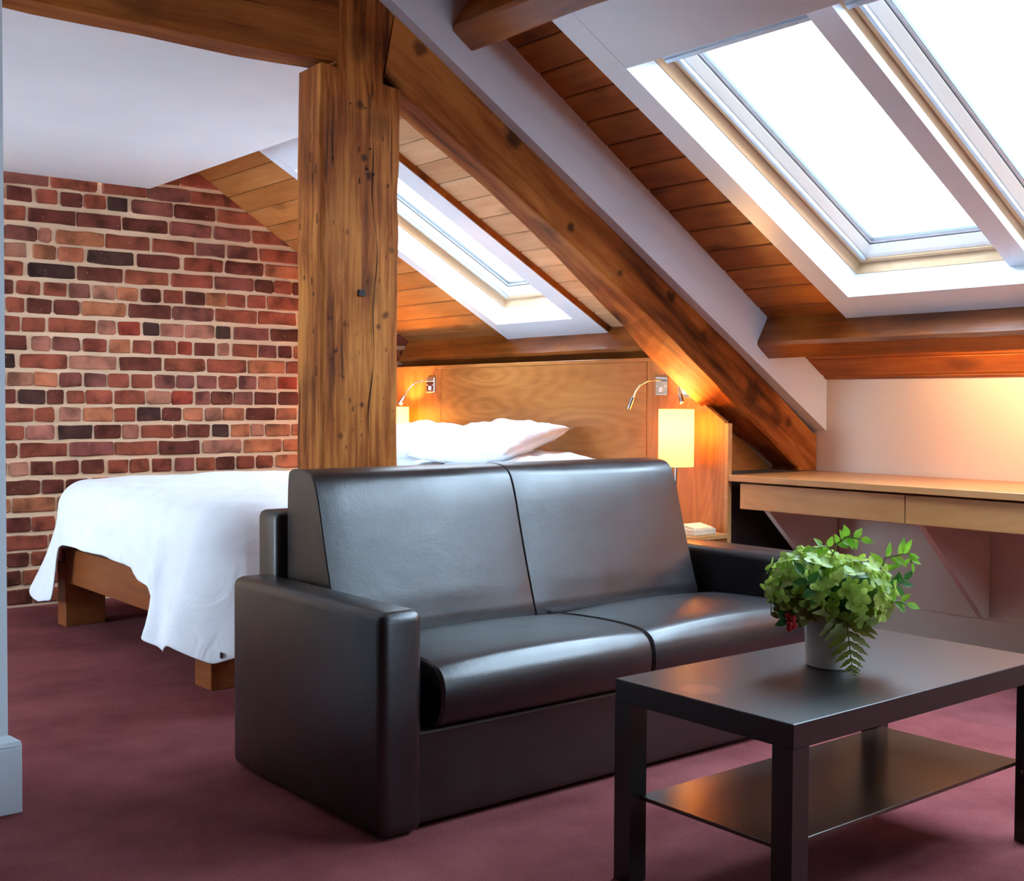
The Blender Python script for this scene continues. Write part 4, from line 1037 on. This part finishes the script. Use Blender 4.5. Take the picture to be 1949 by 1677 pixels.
def hydrangea(c, r_, n, mat, label, seed, squash=0.8):
    rng = random.Random(seed)
    t = empty('hydrangea', tuple(c)); tag(t, label, 'flower', 'hydrangea blooms in the pot')
    vs = []; fs = []
    for k in range(n):
        z = 1 - 1.72 * (k + 0.5) / n; th = k * 2.39996 + rng.uniform(-0.2, 0.2); q = math.sqrt(max(0, 1 - z * z))
        d = Vector((q * math.cos(th), q * math.sin(th), z))
        rad = r_ * rng.uniform(0.82, 1.08)
        p = c + Vector((d.x * rad, d.y * rad, d.z * rad * squash))
        floret(vs, fs, p, d + Vector((rng.uniform(-.35, .35), rng.uniform(-.35, .35), rng.uniform(-.2, .5))), 0.0200 * rng.uniform(0.8, 1.2), rng)
    o = obj('petals', vs, fs, mat, t, fix=False); tag(o, kind='stuff')
    for p in o.data.polygons: p.use_smooth = True
    vs = []; 
    lathe('core', [(0.0, -r_ * 0.62 * squash), (r_ * 0.5, -r_ * 0.42 * squash), (r_ * 0.72, 0), (r_ * 0.52, r_ * 0.5 * squash), (0.0, r_ * 0.72 * squash)], M['leaf_dark'], tuple(c), t, 12)
    tube('stem', [tuple(c - ZZ * r_ * 0.4), tuple((c + VC + ZZ * 0.10) / 2 - ZZ * 0.01), tuple(VC + ZZ * 0.03)], 0.004, M['stem'], t, 6)
    return t
hydrangea(FP(0.030, 0.178, 0.035), 0.096, 105, M['petal'], 'large round green hydrangea bloom at the front of the bouquet', 11, 0.82)
hydrangea(FP(-0.070, 0.190, 0.010), 0.083, 85, M['petal'], 'pale green hydrangea bloom on the left of the bouquet', 12, 0.95)
hydrangea(FP(-0.020, 0.205, -0.070), 0.080, 80, M['petal'], 'green hydrangea bloom at the back of the bouquet', 13, 0.8)
hydrangea(FP(-0.088, 0.150, 0.020), 0.055, 50, M['petal_old'], 'faded brownish hydrangea bloom low on the left of the bouquet', 14, 0.9)
hydrangea(FP(0.075, 0.150, 0.0), 0.060, 55, M['petal_old'], 'faded olive hydrangea bloom low on the right of the bouquet', 15, 0.8)
LEAF_CACHE = {}
def leaf_mesh(wr=0.42, cup=0.12, tip=1.0, serr=0):
    key = (wr, cup, tip, serr)
    if key in LEAF_CACHE: return LEAF_CACHE[key]
    vs = []; fs = []; n = 8
    for i in range(n + 1):
        t = i / n
        w = wr * math.sin(PI * t ** (0.8 * tip)) * (1 - 0.15 * t) * 0.5
        if serr and 0 < i < n: w *= 1 + (0.22 if i % 2 else -0.12)
        z = -0.16 * t * t
        vs += [(t, -w, z + cup * w), (t, 0, z), (t, w, z + cup * w)]
    for i in range(n):
        a = i * 3
        fs += [(a, a + 3, a + 4, a + 1), (a + 1, a + 4, a + 5, a + 2)]
    LEAF_CACHE[key] = (vs, fs)
    return vs, fs
def leaf(parent, base, d, nrm, L_, mat, wr=0.5, cup=0.3, serr=0, name='leaf'):
    d = d.normalized(); s = nrm.cross(d).normalized(); n_ = d.cross(s)
    vs, fs = leaf_mesh(wr, cup, 1.0, serr)
    o = obj(name, [base + d * v[0] * L_ + s * v[1] * L_ + n_ * v[2] * L_ for v in vs], fs, mat, parent, smooth=True, fix=False)
    return o
rl = random.Random(5)
def sprig(pts, leaves, mat, label, L_=0.03, wr=0.5, extra=None):
    """stem through pts, leaves: list of (t, side angle, size)"""
    t = empty('leafy_sprig', tuple(pts[0])); tag(t, label, 'sprig', 'green sprigs in the bouquet')
    P = [Vector(p) for p in pts]
    tube('stem', [tuple(p) for p in P], 0.0017, M['stem'], t, 6)
    for tt, side, sz in leaves:
        f = tt * (len(P) - 1); i = min(int(f), len(P) - 2); p = P[i].lerp(P[i + 1], f - i); ax = (P[i + 1] - P[i]).normalized()
        s = ax.cross(CB).normalized() * side
        d = (s * 0.9 + ax * 0.55 + CB * rl.uniform(-0.35, 0.5)) if side else ax
        leaf(t, p, d, (CB + ZZ * 0.5 + Vector((rl.uniform(-.4, .4), rl.uniform(-.4, .4), 0))).normalized(), L_ * sz, mat, wr)
    return t
# rose leaves on top
sprig([FP(-0.005, 0.12), FP(0.0, 0.24, -0.02), FP(0.008, 0.285, 0.0), FP(0.028, 0.305, 0.02), FP(0.055, 0.300, 0.03)],
      [(0.52, -1, 0.9), (0.52, 1, 0.9), (0.62, 1, 1), (0.64, -1, 1), (0.74, -1, 1.05), (0.76, 1, 1.05), (0.86, 1, 1.0), (0.88, -1, 1), (1.0, 0, 1.0)], M['leaf'], 'bright green rose leaves standing up at the top of the bouquet', 0.030, 0.62)
sprig([FP(-0.02, 0.20, 0.02), FP(-0.012, 0.27, 0.04), FP(-0.03, 0.288, 0.06), FP(-0.062, 0.283, 0.07)],
      [(0.55, -1, 1), (0.6, 1, 1), (0.8, 1, 1), (0.82, -1, 0.9), (1.0, 0, 1.1)], M['leaf'], 'bright green leaves drooping over the left hydrangea', 0.028, 0.6)
# vine on the right
sprig([FP(0.07, 0.13), FP(0.105, 0.20, 0.0), FP(0.12, 0.255, 0.01), FP(0.145, 0.262, 0.02), FP(0.172, 0.268, 0.02), FP(0.178, 0.245, 0.02)],
      [(0.30, 1, 1.2), (0.34, -1, 1.2), (0.42, -1, 1.1), (0.48, 1, 1), (0.56, 1, 1.1), (0.62, -1, 1.3), (0.70, -1, 1.2), (0.78, 1, 1.0), (0.84, -1, 0.8), (0.92, 1, 0.8), (0.95, -1, 0.9), (1.0, 0, 0.8)], M['leaf'], 'curling green vine reaching up on the right of the bouquet', 0.034, 0.42)
sprig([FP(0.08, 0.15, 0.01), FP(0.115, 0.178, 0.02), FP(0.145, 0.190, 0.02), FP(0.160, 0.205, 0.02)],
      [(0.3, 1, 1.1), (0.35, -1, 1.2), (0.55, -1, 1.0), (0.6, 1, 1.1), (0.8, -1, 0.9), (0.85, 1, 0.9), (1, 0, 0.9)], M['leaf_dark'], 'dark green leaves at the right edge of the bouquet', 0.036, 0.5)
sprig([FP(0.08, 0.13, 0.02), FP(0.11, 0.148, 0.035), FP(0.140, 0.158, 0.04), FP(0.160, 0.152, 0.04)],
      [(0.2, -1, 1.35), (0.35, 1, 1.0), (0.5, -1, 1.2), (0.6, 1, 1.05), (0.78, -1, 1.0), (0.8, 1, 0.9), (1.0, 0, 1.15)], M['leaf'], 'yellow-green pointed leaves hanging low on the right of the bouquet', 0.032, 0.48)
sprig([FP(-0.03, 0.15, 0.06), FP(-0.055, 0.185, 0.095), FP(-0.075, 0.20, 0.10), FP(-0.09, 0.225, 0.09)],
      [(0.2, -1, 1.1), (0.4, 1, 1.2), (0.5, -1, 1.1), (0.75, 1, 1), (0.8, -1, 1), (1, 0, 1.1)], M['leaf_dark'], 'deep green leaves between the two front hydrangea blooms', 0.036, 0.6)
# berries
bs = empty('berry_sprig', tuple(FP(-0.07, 0.12, 0.03))); tag(bs, 'sprig of red rosehips with two leaves at the left of the pot', 'berries')
tube('stem', [tuple(FP(-0.05, 0.135, 0.03)), tuple(FP(-0.085, 0.132, 0.05)), tuple(FP(-0.118, 0.122, 0.06))], 0.0016, M['stem'], bs, 6)
for r_, u_, f_ in ((-0.118, 0.128, 0.06), (-0.108, 0.122, 0.068), (-0.114, 0.110, 0.062), (-0.104, 0.104, 0.058), (-0.112, 0.098, 0.055)):
    p = FP(r_, u_, f_)
    lathe('berry', [(0.0, -0.0095), (0.005, -0.008), (0.0082, -0.002), (0.0078, 0.003), (0.004, 0.0078), (0.0, 0.0085)], M['berry'], tuple(p), bs, 12)
leaf(bs, FP(-0.118, 0.122, 0.06), -CR * 0.8 + ZZ * 0.55, CB, 0.030, M['leaf_dark'], 0.62)
leaf(bs, FP(-0.118, 0.116, 0.06), -CR * 0.9 - ZZ * 0.35, CB + ZZ * 0.3, 0.032, M['leaf_dark'], 0.6)
leaf(bs, FP(-0.08, 0.128, 0.05), -CR * 0.2 - ZZ * 0.9, CB, 0.034, M['fern'], 0.6)
# fern frond hanging over the rim to the table
fe = empty('fern_frond', tuple(FP(0, 0.13, 0.06))); tag(fe, 'olive green fern frond hanging down the front of the pot', 'fern')
fp = [FP(0.0, 0.135, 0.03), FP(0.006, 0.140, 0.068), FP(0.010, 0.115, 0.088), FP(0.014, 0.075, 0.094), FP(0.017, 0.040, 0.098), FP(0.019, 0.014, 0.104), FP(0.022, 0.002, 0.120)]
tube('rachis', [tuple(p) for p in fp], [0.002, 0.002, 0.0018, 0.0016, 0.0013, 0.001, 0.0007], M['fern'], fe, 6)
NF = 10
for k in range(NF):
    t = 0.14 + 0.83 * k / (NF - 1); f = t * (len(fp) - 1); i = min(int(f), len(fp) - 2); p = fp[i].lerp(fp[i + 1], f - i); ax = (fp[i + 1] - fp[i]).normalized()
    L_ = 0.092 * (1 - ((t - 0.14) / 0.86) ** 0.85) + 0.010
    for sd in (1, -1):
        d = CR * sd * 0.85 + ax * 0.6 + CB * 0.1
        leaf(fe, p - d * 0.004, d, (CB + ZZ * 0.25).normalized(), L_, M['fern'], 0.27, 0.1, 1, 'pinna')
